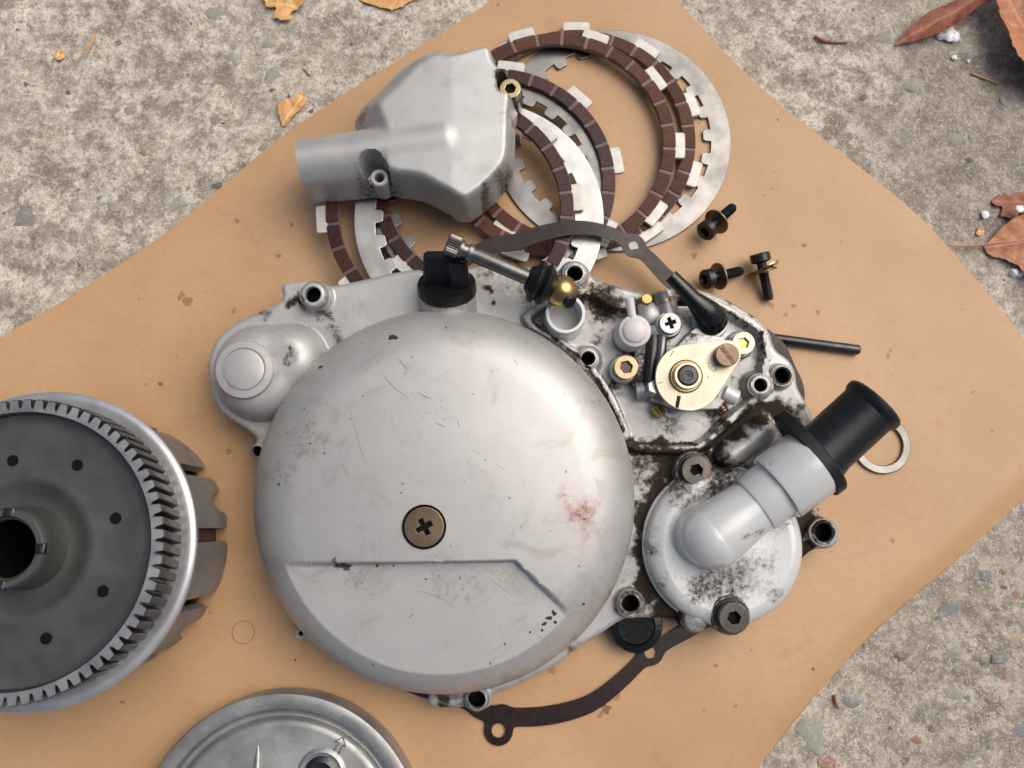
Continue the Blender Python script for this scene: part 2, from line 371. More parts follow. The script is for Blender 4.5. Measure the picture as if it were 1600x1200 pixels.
n = NT('concrete')
big = n.noise(0.018, 5, 0.65); mid = n.noise(0.11, 6, 0.7); fin = n.noise(0.75, 6, 0.75)
base = n.mix(n.mapr(mid, 0.40, 0.60), (0.24, 0.212, 0.172), (0.60, 0.55, 0.475))
base = n.mix(n.mapr(big, 0.40, 0.62, 0, 0.45), base, (0.47, 0.425, 0.355))
base = n.mix(n.mapr(fin, 0.56, 0.70, 0, 0.75), base, (0.185, 0.165, 0.14))
base = n.mix(n.mapr(n.noise(0.5, 5, 0.7, vec=n.stretch((1, 1, 5))), 0.60, 0.70, 0, 0.7), base, (0.70, 0.655, 0.58))
vc = n.voro(0.26, 'F1', 'Color'); vd = n.voro(0.26)
sp = n.t.nodes.new('ShaderNodeSeparateColor'); n.link(vc, sp.inputs[0])
cell = n.math('MULTIPLY', n.mapr(n.math('ADD', vd, n.math('MULTIPLY', fin, 0.35)), 0.36, 0.46, 1, 0), n.math('GREATER_THAN', sp.outputs[0], 0.62))
cc = n.mix(n.math('GREATER_THAN', sp.outputs[1], 0.55), (0.24, 0.25, 0.235), (0.40, 0.30, 0.215))
base = n.mix(n.math('MULTIPLY', cell, 0.72), base, cc)
vd5 = n.voro(0.11); vc5 = n.voro(0.11, 'F1', 'Color'); sp5 = n.t.nodes.new('ShaderNodeSeparateColor'); n.link(vc5, sp5.inputs[0])
c5 = n.math('MULTIPLY', n.mapr(n.math('ADD', vd5, n.math('MULTIPLY', mid, 0.5)), 0.42, 0.56, 1, 0), n.math('GREATER_THAN', sp5.outputs[0], 0.55))
base = n.mix(n.math('MULTIPLY', c5, 0.5), base, n.mix(sp5.outputs[1], (0.23, 0.235, 0.215), (0.36, 0.32, 0.265)))
vd2 = n.voro(0.8); vc2 = n.voro(0.8, 'F1', 'Color'); sp2 = n.t.nodes.new('ShaderNodeSeparateColor'); n.link(vc2, sp2.inputs[0])
cell2 = n.math('MULTIPLY', n.mapr(vd2, 0.26, 0.36, 1, 0), n.math('GREATER_THAN', sp2.outputs[0], 0.80))
base = n.mix(n.math('MULTIPLY', cell2, 0.8), base, n.mix(n.math('GREATER_THAN', sp2.outputs[1], 0.6), (0.10, 0.095, 0.085), (0.33, 0.15, 0.09)))
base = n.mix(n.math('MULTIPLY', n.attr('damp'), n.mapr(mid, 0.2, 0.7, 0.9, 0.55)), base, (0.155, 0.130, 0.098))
vg = n.voro(0.62, 'F1', 'Color'); sg = n.t.nodes.new('ShaderNodeSeparateColor'); n.link(vg, sg.inputs[0])
gv = n.mapr(sg.outputs[0], 0, 1, 0.62, 1.28); gcm = n.t.nodes.new('ShaderNodeCombineColor')
for k_, m_ in enumerate((1.0, 0.985, 0.96)): n.link(n.math('MULTIPLY', gv, m_), gcm.inputs[k_])
base = n.mix(0.45, base, gcm.outputs[0], 'MULTIPLY')
vh = n.voro(1.7, 'F1', 'Color'); sh_ = n.t.nodes.new('ShaderNodeSeparateColor'); n.link(vh, sh_.inputs[0])
base = n.mix(n.mapr(sh_.outputs[0], 0.80, 0.95, 0, 0.5), base, (0.15, 0.13, 0.105)); base = n.mix(n.mapr(sh_.outputs[1], 0.86, 0.97, 0, 0.5), base, (0.68, 0.64, 0.57))
grn = n.noise(1.6, 5, 0.8); base = n.mix(n.mapr(grn, 0.52, 0.66, 0, 0.55), base, (0.20, 0.175, 0.14)); base = n.mix(n.mapr(n.noise(1.1, 5, 0.8, vec=n.stretch((1, 1, 3))), 0.58, 0.68, 0, 0.55), base, (0.66, 0.61, 0.53))
bp = n.bump(n.math('ADD', fin, n.math('MULTIPLY', grn, 0.6)), 0.7, 0.0008); n.bump(mid, 0.5, 0.0012, bp)
M['concrete'] = n.out(base, n.mapr(n.attr('damp'), 0, 1, 0.85, 0.6), 0)
for k, c in dict(grey=(0.26, 0.25, 0.22), green=(0.27, 0.275, 0.23), blue=(0.19, 0.195, 0.19), ochre=(0.38, 0.29, 0.19), red=(0.29, 0.155, 0.11), pale=(0.42, 0.385, 0.33), dark=(0.13, 0.12, 0.10)).items():
    n = NT('pebble_' + k); gn = n.noise(1.1, 6, 0.75); wn = n.stretch((1, 1, 1))
    gg = n.t.nodes.new('ShaderNodeNewGeometry'); vm = n.t.nodes.new('ShaderNodeVectorMath'); vm.operation = 'SCALE'; vm.inputs['Scale'].default_value = 1000; n.link(gg.outputs['Position'], vm.inputs[0])
    g1 = n.noise(1.3, 6, 0.75, vec=vm.outputs[0]); g2 = n.noise(0.35, 6, 0.75, vec=vm.outputs[0])
    pb = n.mix(n.mapr(g1, 0.3, 0.7), tuple(x * 0.72 for x in c), tuple(x * 1.15 for x in c))
    pb = n.mix(n.mapr(g2, 0.50, 0.64, 0.0, 0.6), pb, n.mix(n.mapr(g1, 0.35, 0.65), (0.27, 0.24, 0.195), (0.52, 0.475, 0.405)))
    n.bump(g1, 0.6, 0.0005); M['peb_' + k] = n.out(pb, 0.75, 0)

# ------------------------------------------------------------------ ground
GZ = -5.0
mb = MB()
fx = np.concatenate([[-3000, -1200, -600, -350], np.arange(-262, 263, 1.5), [350, 600, 1200, 3000]])
fy = np.concatenate([[-3000, -1200, -500, -220], np.arange(-124, 268, 1.5), [350, 600, 1200, 3000]])
P = np.stack(np.meshgrid(fx, fy, indexing='ij'), -1)
gz = GZ + (fbm(P, 0.05, 3) - 0.5) * 1.6 + (fbm(P, 0.35, 9, 3) - 0.5) * 1.3
V = np.c_[P.reshape(-1, 2), gz.reshape(-1)]; ny = len(fy)
i, j = np.meshgrid(np.arange(len(fx) - 1), np.arange(ny - 1), indexing='ij'); q = (i * ny + j).reshape(-1)
mb.v = [tuple(p) for p in V.tolist()]; mb.f = [tuple(t) for t in np.stack([q, q + ny, q + ny + 1, q + 1], 1).tolist()]
dampc = U(1560, 230, GZ)
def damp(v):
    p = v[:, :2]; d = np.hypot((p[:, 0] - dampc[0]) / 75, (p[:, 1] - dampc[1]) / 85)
    d2 = np.hypot((p[:, 0] - 230) / 130, (p[:, 1] + 60) / 75)  # lower right patch: weaker light there painted into the colour
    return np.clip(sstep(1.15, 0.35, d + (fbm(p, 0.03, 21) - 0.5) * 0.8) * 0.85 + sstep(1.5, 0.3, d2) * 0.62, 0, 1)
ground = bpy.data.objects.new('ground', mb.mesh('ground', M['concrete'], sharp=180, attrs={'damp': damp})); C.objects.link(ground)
ground['kind'] = 'structure'; ground['label'] = 'rough weathered concrete slab with pebbles showing in it'

# cardboard outline (world mm, z = 0)
card_px = [(-60, 566), (0, 528), (120, 456), (250, 370), (345, 293), (440, 213), (560, 133), (770, 0), (880, -75), (990, -85),
           (1058, 0), (1190, 138), (1390, 298), (1480, 383), (1600, 530), (1668, 640), (1650, 735), (1600, 788), (1500, 880),
           (1390, 975), (1292, 1078), (1190, 1205), (1130, 1290), (700, 1500), (-80, 1400)]
card = smooth(U2(card_px, 0), 4)
lower = U2([(1668, 640), (1650, 735), (1600, 788), (1500, 880), (1390, 975), (1292, 1078), (1190, 1205), (1130, 1290)], 0)
def card_z(p):
    d = -poly_sdf(p, card); e, _ = pathd(p, lower)
    z = (fbm(p, 0.02, 5, 2) - 0.5) * 0.25 - 0.12
    z -= 4.4 * np.clip(1 - e / 11.0, 0, 1) ** 1.7
    return z
mb = MB(); mb.hfield(lambda p: poly_sdf(p, card), card_z, (-245, -150, 250, 285), 2.2, base=None, thick=0.5)
# the sheet is folded double: a lower layer fills the gap to the concrete
sheet = solo('cardboard_sheet', mb, M['card'], 'brown cardboard sheet lying on the concrete under all the parts', 'cardboard', (0, 60, GZ), sharp=60)
inner = smooth(U2([(-60, 566), (0, 529), (120, 457), (250, 371), (345, 294), (440, 214), (560, 134), (770, 1), (880, -74), (990, -84),
           (1057, 1), (1189, 139), (1389, 300), (1478, 386), (1578, 534), (1596, 620), (1545, 700), (1435, 812), (1325, 905), (1222, 1005), (1100, 1160), (700, 1460), (-80, 1390)], 0), 3)
part('bottom_layer', MB().plate([[tuple(p) for p in inner]], GZ - 0.6, -0.85, 0.3), M['card'], sheet, off=(0, 60, GZ))

def blob(c, r, seed, z, sx=1.0, rz=0.0, n=12, rough=0.35):
    rs = random.Random(seed); q = []
    for k in range(n):
        a = 2 * math.pi * k / n; rr = r * (1 + rs.uniform(-rough, rough)); x, y = rr * math.cos(a) * sx, rr * math.sin(a)
        q.append((c[0] + x * math.cos(rz) - y * math.sin(rz), c[1] + x * math.sin(rz) + y * math.cos(rz)))
    return [tuple(p) for p in smooth(q, 3)]
spots = [(292, 470, 2.6, 0), (283, 462, 1.6, 0), (962, 1085, 2.0, 1), (948, 1108, 2.2, 1), (938, 1118, 1.2, 1), (862, 1047, 1.5, 1),
         (1118, 1040, 1.0, 0), (1150, 1103, 0.8, 1), (1395, 845, 0.9, 1), (1270, 1045, 0.9, 1), (1240, 478, 1.2, .7), (1278, 488, 1.0, 1), (1257, 383, 0.9, 1),
         (1392, 548, 1.0, 1), (1388, 556, 0.9, 1), (250, 600, 1.0, 1), (228, 600, 0.7, 1), (365, 485, 1.0, 0), (370, 345, 1.2, 0), (435, 400, 1.3, 0),
         (1085, 400, 1.6, 0), (1205, 475, 1.4, 0), (1228, 492, 1.0, 1), (335, 560, 0.6, 1), (455, 350, 0.9, 0), (1360, 1010, 0.7, 1), (1100, 1110, 0.6, 1), (1216, 187, 0.5, 1),
         (1210, 268, 0.5, 1), (1255, 382, 0.7, 1), (358, 705, 1.6, 0)]
for k, (x, y, r, s) in enumerate(spots):
    r *= 0.8; s = s and k % 3 == 0
    c = U(x, y, 0); zz = float(card_z(np.array([[c[0], c[1]]]))[0])
    part('oil_spot', MB().plate([blob((c[0], c[1]), r, k, 0, 1 + 0.8 * ((k * 37 % 10) / 10), k)], zz - 0.10, zz + 0.05, 0.02), M['stain'] if s else M['stain_soft'], sheet, off=(0, 60, GZ))
c = U(380, 988, 0); zz = 0.0
part('ring_mark', MB().plate([circle(4.6, 32, c), circle(4.25, 32, c)], -0.1, 0.13, 0.02), M['stain_soft'], sheet, off=(0, 60, GZ))

# pebbles set in the concrete
def pebble_mesh(seed, mat):
    rs = np.random.RandomState(seed); m = MB(); n = 9; V = []; F = []
    ra = 1 + rs.uniform(-0.34, 0.30, n)
    for h, s in ((-1.0, 0.9), (-0.1, 1.0), (0.55, 0.80), (0.9, 0.45)):
        for k in range(n):
            a = 2 * math.pi * k / n; V.append((ra[k] * s * math.cos(a), ra[k] * s * math.sin(a), h + rs.uniform(-.05, .05)))
    for r in range(3):
        for k in range(n): F.append((r * n + k, r * n + (k + 1) % n, r * n + n + (k + 1) % n, r * n + n + k))
    F.append(tuple(3 * n + k for k in range(n))); m.add(V, F)
    return m.mesh('pebble', mat, sharp=60)
PK = ['grey', 'green', 'blue', 'ochre', 'red', 'pale', 'dark']
PM = {k: [pebble_mesh(i * 10 + s, M['peb_' + k]) for s in range(3)] for i, k in enumerate(PK)}
def gzat(x, y):
    p = np.array([[x, y]]); return float(GZ + (fbm(p, 0.05, 3)[0] - 0.5) * 1.6 + (fbm(p, 0.35, 9, 3)[0] - 0.5) * 1.3)
def pebble(x, y, r, asp, rz, kind, v=0, up=0.35):
    o = bpy.data.objects.new('pebble', PM[kind][v % 3]); C.objects.link(o); o.parent = ground
    o.location = Vector((x, y, gzat(x, y) - 0.55 + up)) * MM; o.scale = (r * asp, r, 0.75); o.rotation_euler = (0, 0, rz)
known = [(37, 343, 4.6, 1.15, .3, 'blue'), (203, 172, 3.6, 1.2, .4, 'grey'), (270, 320, 4.2, 1.7, .5, 'green'), (118, 325, 3.4, 1.3, 0, 'green'), (185, 67, 1.6, 1.2, 0, 'dark'),
         (425, 118, 4.6, 1.1, .5, 'green'), (335, 20, 4.0, 1.6, 0, 'green'), (420, 70, 2.6, 1.6, .3, 'green'), (460, 38, 1.2, 3.0, .9, 'grey'), (410, 230, 4.0, 1.2, 0, 'grey'),
         (270, 108, 1.2, 3.0, -.5, 'grey'), (338, 290, 2.3, 1.6, 0, 'dark'), (175, 322, 2.2, 1.8, -.9, 'grey'), (260, 155, 4.2, 1.2, .2, 'pale'), (108, 145, 1.7, 1.1, 0, 'dark'),
         (365, 92, 3.6, 1.3, 0, 'green'), (95, 88, 1.2, 1.2, 0, 'ochre'), (640, 30, 2.4, 1.2, 0, 'grey'), (480, 115, 1.0, 4, -.8, 'dark'), (1268, 1148, 6.6, 1.15, -.6, 'green'),
         (1494, 1085, 3.6, 1.7, -.6, 'green'), (1492, 1020, 3.4, 1.1, .6, 'grey'), (1410, 1024, 2.2, 2.0, .2, 'dark'), (1562, 1030, 2.2, 2.2, .2, 'blue'), (1534, 1035, 2.0, 1.2, 0, 'dark'),
         (1585, 1000, 3.0, 1.2, 0, 'ochre'), (1598, 1002, 2.0, 1.0, 0, 'pale'), (1570, 1055, 1.8, 1.2, 0, 'red'), (1565, 892, 1.7, 1.5, 0, 'red'), (1540, 900, 2.6, 1.6, .4, 'blue'),
         (1585, 930, 1.8, 1.4, 1.2, 'red'), (1430, 1155, 2.0, 1.8, 0, 'red'), (1290, 1195, 2.6, 1.8, 0, 'red'), (1590, 1145, 3.0, 2.0, .2, 'blue'), (1415, 1188, 2.2, 1.8, .2, 'dark'),
         (1330, 1098, 2.4, 2.2, -.2, 'blue'), (1480, 955, 2.6, 2.6, .5, 'blue'), (1510, 1090, 1.2, 2, 0, 'blue'), (1232, 1145, 2.4, 1.6, .4, 'ochre'), (1380, 60, 3.0, 1.6, .2, 'grey'),
         (1515, 250, 1.8, 1.3, 0, 'dark'), (1425, 135, 3.2, 1.5, 0, 'grey'), (1490, 215, 3.4, 1.2, 0, 'grey'), (1330, 172, 1.3, 1.3, 0, 'red'), (1350, 152, 2.0, 1.8, .4, 'dark')]
pc = []
for k, (x, y, r, a, rz, kd) in enumerate(known):
    p = U(x, y, GZ); pebble(p[0], p[1], r, a, rz, kd, k, 0.2); pc.append((p[0], p[1], r * a))
rs = random.Random(3); cnt = 0
while cnt < 170:
    x, y = rs.uniform(0, 1600), rs.uniform(-10, 1210); p = U(x, y, GZ)
    if float(poly_sdf(np.array([[p[0], p[1]]]), card)[0]) < 3: continue
    r = rs.choice([0.6, 0.7, 0.9, 1.1, 1.4, 1.9]); a = rs.uniform(1, 2.1)
    if any(math.hypot(p[0] - u, p[1] - v) < r * a + rr for u, v, rr in pc): continue
    kd = rs.choices(PK, [5, 4, 3, 2, 1.4, 4, 3])[0]
    pebble(p[0], p[1], r, a, rs.uniform(0, 3.1), kd, cnt, rs.uniform(-0.05, 0.22)); pc.append((p[0], p[1], r * a)); cnt += 1

# ------------------------------------------------------------------ clutch plates
TF, TS = 2.6, 1.2
def ring_outline(ro, n, tabs, r1, half, rot, soft=0.06):
    q = []
    N = n
    for k in range(N):
        q.append((ro * math.cos(2 * math.pi * k / N), ro * math.sin(2 * math.pi * k / N)))
    if not tabs: return q
    out = []
    for i in range(tabs):
        a0 = rot + 2 * math.pi * i / tabs; da = half; a1 = a0 + 2 * math.pi / tabs
        e = soft * da
        out += [(ro * math.cos(a0 - da), ro * math.sin(a0 - da)), ((ro * .3 + r1 * .7) * math.cos(a0 - da + e * .2), (ro * .3 + r1 * .7) * math.sin(a0 - da + e * .2)), (r1 * math.cos(a0 - da + e * 2), r1 * math.sin(a0 - da + e * 2))]
        for t in (-.5, 0, .5): out.append((r1 * math.cos(a0 + da * t), r1 * math.sin(a0 + da * t)))
        out += [(r1 * math.cos(a0 + da - e * 2), r1 * math.sin(a0 + da - e * 2)), ((ro * .3 + r1 * .7) * math.cos(a0 + da - e * .2), (ro * .3 + r1 * .7) * math.sin(a0 + da - e * .2)), (ro * math.cos(a0 + da), ro * math.sin(a0 + da))]
        m = 7
        for t in range(1, m):
            a = a0 + da + (a1 - a0 - 2 * da) * t / m; out.append((ro * math.cos(a), ro * math.sin(a)))
    return out
def friction_meshes(pad, groove):
    core = MB().plate([circle(52, 120), circle(46.2, 120)], 0.15, TF - 0.45, 0.12).mesh('friction_ring', groove)
    da = math.pi / 28 * 0.86; pts = [(51.8, -da), (51.8, -da / 2), (51.8, 0), (51.8, da / 2), (51.8, da), (46.4, da), (46.4, 0), (46.4, -da)]
    pm = MB().plate([[(r * math.cos(a), r * math.sin(a)) for r, a in pts]], TF - 0.47, TF, 0.14).mesh('friction_pad', pad)
    hw = 5.9
    tm = MB().plate([[(51.2, -hw), (55.2, -hw), (55.8, -hw + .6), (55.9, 0), (55.8, hw - .6), (55.2, hw), (51.2, hw), (51.4, 0)]], 0.3, TF - 0.35, 0.2).mesh('tab', M['tab'])
    return core, pm, tm
FM = {k: friction_meshes(M['pad' + k], M['groove' + k]) for k in ('', '_oil')}
def friction(c, z, tabrot, kind, label, rot=0.0):
    t = thing('friction_plate', label, 'clutch plate', (c[0], c[1], z), (0, 0, rot), 'brown friction plates in the overlapping stack')
    core, pm, tm = FM[kind]; part('friction_ring', core, None, t)
    for i in range(28):
        o = part('friction_pad', pm, None, t); o.rotation_euler = (0, 0, 2 * math.pi * i / 28)
    for i in range(10):
        o = part('tab', tm, None, t); o.rotation_euler = (0, 0, R(tabrot) + 2 * math.pi * i / 10)
    return t
steel_in = ring_outline(43.6, 0, 24, 40.2, 0.068, 0.0, 0.16)
SM = {m: MB().plate([circle(52.4, 128), steel_in[::-1]], 0, TS, 0.22).mesh('steel_plate', M[m]) for m in ('steel', 'steel_light')}
def steel(c, z, mat, label, rot):
    o = bpy.data.objects.new('steel_plate', SM[mat]); C.objects.link(o); o.location = Vector((c[0], c[1], z)) * MM
    o.rotation_euler = (0, 0, rot); o['label'] = label; o['category'] = 'clutch plate'; o['group'] = 'toothed steel clutch plates in the overlapping stack'
zS1 = 0.05; zFB = zS1 + TS; zFA = zFB + TF; zS2 = zFA + TF; zFC = zS2 + TS; zS3 = zFC + TF; zFD = zS3 + TS; ZT = zFD + TF
steel((44.1, 168.3), zS1, 'steel', 'grey toothed steel ring at the bottom of the stack, next to the cardboard edge', 0.03)
friction((28.5, 167.3), zFB, -18.5, '', 'dry brown friction ring lying directly on the grey steel ring, half covered by another')
friction((19.3, 163.9), zFA, -4.5, '', 'dry brown friction ring lying on top of another like it', 0.05)
steel((-9.6, 143.4), zS2, 'steel', 'toothed steel ring sandwiched under an oily dark red friction ring', 0.11)
friction((-7.9, 144.4), zFC, 10, '_oil', 'oily dark red friction ring half hidden under a bright steel ring')
steel((-13.9, 127.8), zS3, 'steel_light', 'bright pale steel ring lying between two oily friction rings', 0.0)
friction((-26.0, 130.4), zFD, 3.5, '_oil', 'oily dark friction ring on top of the stack under the small grey cover', 0.03)

# ------------------------------------------------------------------ small grey cover lying on the plates
CB = ZT + 0.1
body = smooth(np.array([U(*p)[:2] for p in [(552, 186, 20), (592, 142, 19), (638, 95, 20), (690, 71, 22), (748, 74, 28), (774, 84, 28), (783, 114, 26),
        (805, 128, 26), (810, 150, 26), (805, 200, 20), (804, 240, 18), (795, 290, 16), (736, 344, 16), (700, 332, 16), (660, 312, 16), (610, 303, 16), (580, 260, 22)]]), 3)
pa, pb = U(470, 255, 28), U(700, 222, 28)
pdir = (pb - pa)[:2] / np.linalg.norm((pb - pa)[:2]); pn = np.array([-pdir[1], pdir[0]])
def pipe_uv(p):
    q = p - pa[:2]; return q @ pdir, q @ pn
PR = 11.6
lowpoly = np.array([U(*p)[:2] for p in [(478, 262, 26), (484, 297, 18), (514, 313, 16), (610, 304, 16), (640, 230, 22)]])
def cov_sdf(p):
    u, v = pipe_uv(p); dp = np.maximum(np.maximum(-u, u - 55), np.abs(v) - PR)
    return np.minimum(np.minimum(poly_sdf(p, body), dp), poly_sdf(p, lowpoly))
lug = U(797, 135, 32)[:2]; post = U(591, 273, 30)[:2]; postd = U(583, 262, 30)[:2]
def cov_raw(p):
    d = -poly_sdf(p, body); u, v = pipe_uv(p); q = p - body.mean(0)
    er = 3.2 + 10.0 * sstep(4, 16, -q[:, 0] * 0.80 + q[:, 1] * 0.60)
    hb = smin(22.0 + 0.06 * q[:, 1] - 0.05 * np.clip(q[:, 0], 0, 40), 4.0 + d * 20.0 / er, 2.0)
    hb = np.where(d > 0, hb, 0)
    hp = 8 + 1.22 * np.sqrt(np.clip(PR ** 2 - v ** 2, 0, None)); hp = np.where(u > 60, hp - (u - 60) * 0.5, hp)
    hp = np.where((np.abs(v) < PR), hp, 0)
    h = smax(hb, hp, 1.5); lo = -poly_sdf(p, lowpoly)
    return np.maximum(h, np.where(lo > 0, 8.0 * sstep(-1, 3, lo), 0))
bb = (-110, 120, 12, 235)
gx = np.arange(bb[0] - 4, bb[2] + 4, 0.6); gy = np.arange(bb[1] - 4, bb[3] + 4, 0.6); GG = np.stack(np.meshgrid(gx, gy, indexing='ij'), -1)
gh = cov_raw(GG.reshape(-1, 2)).reshape(len(gx), len(gy)); ker = np.exp(-0.5 * (np.arange(-9, 10) * 0.6 / 0.75) ** 2); ker /= ker.sum()
for axn in (0, 1): gh = np.apply_along_axis(lambda q: np.convolve(np.pad(q, 9, 'edge'), ker, 'valid'), axn, gh)
def cov_z(p):
    fx_ = np.clip((p[:, 0] - gx[0]) / 0.6, 0, len(gx) - 2.001); fy_ = np.clip((p[:, 1] - gy[0]) / 0.6, 0, len(gy) - 2.001); i0, j0 = fx_.astype(int), fy_.astype(int); a_, b_ = fx_ - i0, fy_ - j0
    h = (gh[i0, j0] * (1 - a_) + gh[i0 + 1, j0] * a_) * (1 - b_) + (gh[i0, j0 + 1] * (1 - a_) + gh[i0 + 1, j0 + 1] * a_) * b_
    h = np.where(circd(p, lug, 5.3) < 0, np.minimum(h, 9.5), h)
    dd, _ = segd(p, post, postd); h = np.where(dd < 4.9, np.minimum(h, 5 + np.clip(dd - 3.9, 0, 1) * 14), h)
    return CB + np.maximum(h, 2.0)
root = np.array([*U(680, 220, CB)[:2], CB])
cov = thing('pump_cover', 'small silver grey cast cover with a pipe stub, lying on the clutch plates', 'engine cover', root)
cgp = [(*U(792, 292, 18)[:2], 5, .6), (*U(803, 200, 24)[:2], 4, .5), (*U(765, 325, 16)[:2], 5, .6), (*U(575, 300, 20)[:2], 6, .5), (*U(600, 304, 18)[:2], 8, .5), (*U(797, 140, 25)[:2], 7, .9), (*U(565, 178, 25)[:2], 3, .5), (*U(650, 96, 34)[:2], 2.5, .5)]
def blobs(lst):
    def fn(v):
        g = np.zeros(len(v)); v = v.copy(); w1 = fbm(v[:, :2], 0.22, 51, 3) - 0.5; w2 = fbm(v[:, :2], 0.22, 77, 3) - 0.5; v[:, 0] += w1 * 9; v[:, 1] += w2 * 9
        for x, y, r, s in lst: g = np.maximum(g, s * sstep(1.5, 0.25, np.hypot(v[:, 0] - x, v[:, 1] - y) / r))
        return g
    return fn
part('cover_body', MB().hfield(cov_sdf, cov_z, bb, 0.55, base=CB), M['cover'], cov, root, sharp=50, attrs={'grime': blobs(cgp)})
def socket_bolt(parent, c, z0, z1, r, mat, hexr, depth, off, name='bolt', seg=32, inner=None, shape='hex', rot=0.2, label=None):
    hole = circle(hexr, 6, c, rot) if shape == 'hex' else cross(hexr, hexr * 0.3, c, rot) if shape == 'cross' else None
    if shape == 'slot':
        cr, sr = math.cos(rot), math.sin(rot); hole = [(c[0] + x * cr - y * sr, c[1] + x * sr + y * cr) for x, y in [(-r * .86, -hexr), (r * .86, -hexr), (r * .86, hexr), (-r * .86, hexr)]]
    m = MB().plate([circle(r, seg, c), hole], z1 - depth, z1, 0.25); m.cyl((c[0], c[1], 0), r, z0, z1 - depth + 0.02, b=0.1, seg=seg)
    o = part(name, m, mat, parent, off, label=label)
    part('socket', MB().plate([hole], z1 - depth - 0.1, z1 - depth + 0.3, 0.02), inner or M['dark'], o, off)
    return o
part('lug', MB().tube((lug[0], lug[1], 0), 5.1, 2.5, CB, CB + 12), M['dark_steel'], cov, root)
socket_bolt(cov, lug, CB + 11.8, CB + 16.5, 4.3, M['gold'], 2.3, 2.0, root, label='gold plated socket bolt in the corner lug')
part('sleeve', MB().tube((post[0], post[1], 0), 3.7, 1.9, CB, CB + 13.5, b=0.5), M['case'], cov, root)
part('sleeve_bore', MB().cyl((post[0], post[1], 0), 2.0, CB + 3, CB + 6), M['dark'], cov, root)

# ------------------------------------------------------------------ engine side cover
case = thing('engine_side_cover', 'large silver clutch side cover with round dome, water pump and oil pump', 'engine cover', CASE_LOC, (CASE_TILT, 0, 0))
K = 0.252
out_px = [(441, 443), (486, 438), (515, 446), (560, 438), (640, 421), (668, 424), (700, 424), (745, 416), (800, 414), (838, 424), (868, 426), (884, 409), (906, 408), (920, 420), (932, 436), (985, 452),
          (1036, 462), (1075, 450), (1120, 461), (1165, 484), (1199, 512), (1212, 545), (1232, 561), (1243, 580), (1248, 606), (1266, 640), (1283, 690), (1275, 722), (1262, 770), (1281, 806), (1303, 815),
          (1314, 838), (1299, 857), (1270, 860), (1246, 884), (1223, 928), (1180, 953), (1172, 975), (1152, 990), (1130, 988), (1105, 978), (1070, 984), (1054, 968), (1004, 966), (975, 968), (940, 990),
          (900, 1016), (860, 1045), (800, 1074), (771, 1086), (766, 1104), (745, 1112), (724, 1106), (672, 1105), (672, 1082), (690, 1066), (600, 1062), (520, 1026), (482, 1004), (464, 993), (466, 976),
          (440, 938), (418, 880), (412, 800), (404, 722), (392, 706), (400, 686), (380, 668), (344, 642), (327, 600), (325, 560), (340, 527), (370, 503), (402, 488), (440, 468)]
outline = smooth(L2(out_px, 9), 3)
dome_px = [(400, 767), (410, 717), (433, 653), (493, 567), (550, 523), (633, 488), (733, 485), (815, 502), (890, 560), (927, 602), (398, 824), (424, 920), (489, 1007), (577, 1064), (660, 1082), (752, 1073), (861, 1029), (949, 946), (988, 824)]
DC, DR = circ(L2(dome_px, 15))
rim = smooth(L2([(822, 496), (870, 530), (905, 556), (937, 592), (960, 632), (977, 672), (992, 698), (1090, 700), (1132, 664), (1180, 625), (1204, 606), (1196, 580), (1200, 548), (1190, 516), (1150, 489), (1108, 470),
                 (1072, 460), (1040, 474), (985, 482), (962, 478), (925, 456), (880, 462)], 13), 3)
bosses = [(490, 461, 22, 12, 15), (898, 428, 20, 12, 14), (919, 560, 18.5, 10.5, 13.4), (1187, 602, 20, 10, 13.4), (1222, 587, 18, 12.5, 13), (1287, 832, 22, 14.5, 12.5), (985, 943, 22, 13, 12), (745, 1092, 19, 13, 11), (403, 705, 13, 8, 8), (471, 989, 9, 4, 6)]
bl = [(L(x, y, h)[:2], ro * K, ri * K, h) for x, y, ro, ri, h in bosses]
k1, k2 = L(398, 578, 20)[:2], L(448, 560, 16)[:2]
aux = L(1143, 712, 16)[:2], L(1196, 672, 16)[:2]
PC = L(1129, 852, 12)[:2]; PRAD = 118 * K
def case_sdf(p):
    d = poly_sdf(p, outline)
    for c, ro, ri, h in bl: d = np.maximum(np.minimum(d, circd(p, c, ro - 0.3)), -circd(p, c, ri + 0.15))
    return np.maximum(d, -circd(p, DC, DR - 7))
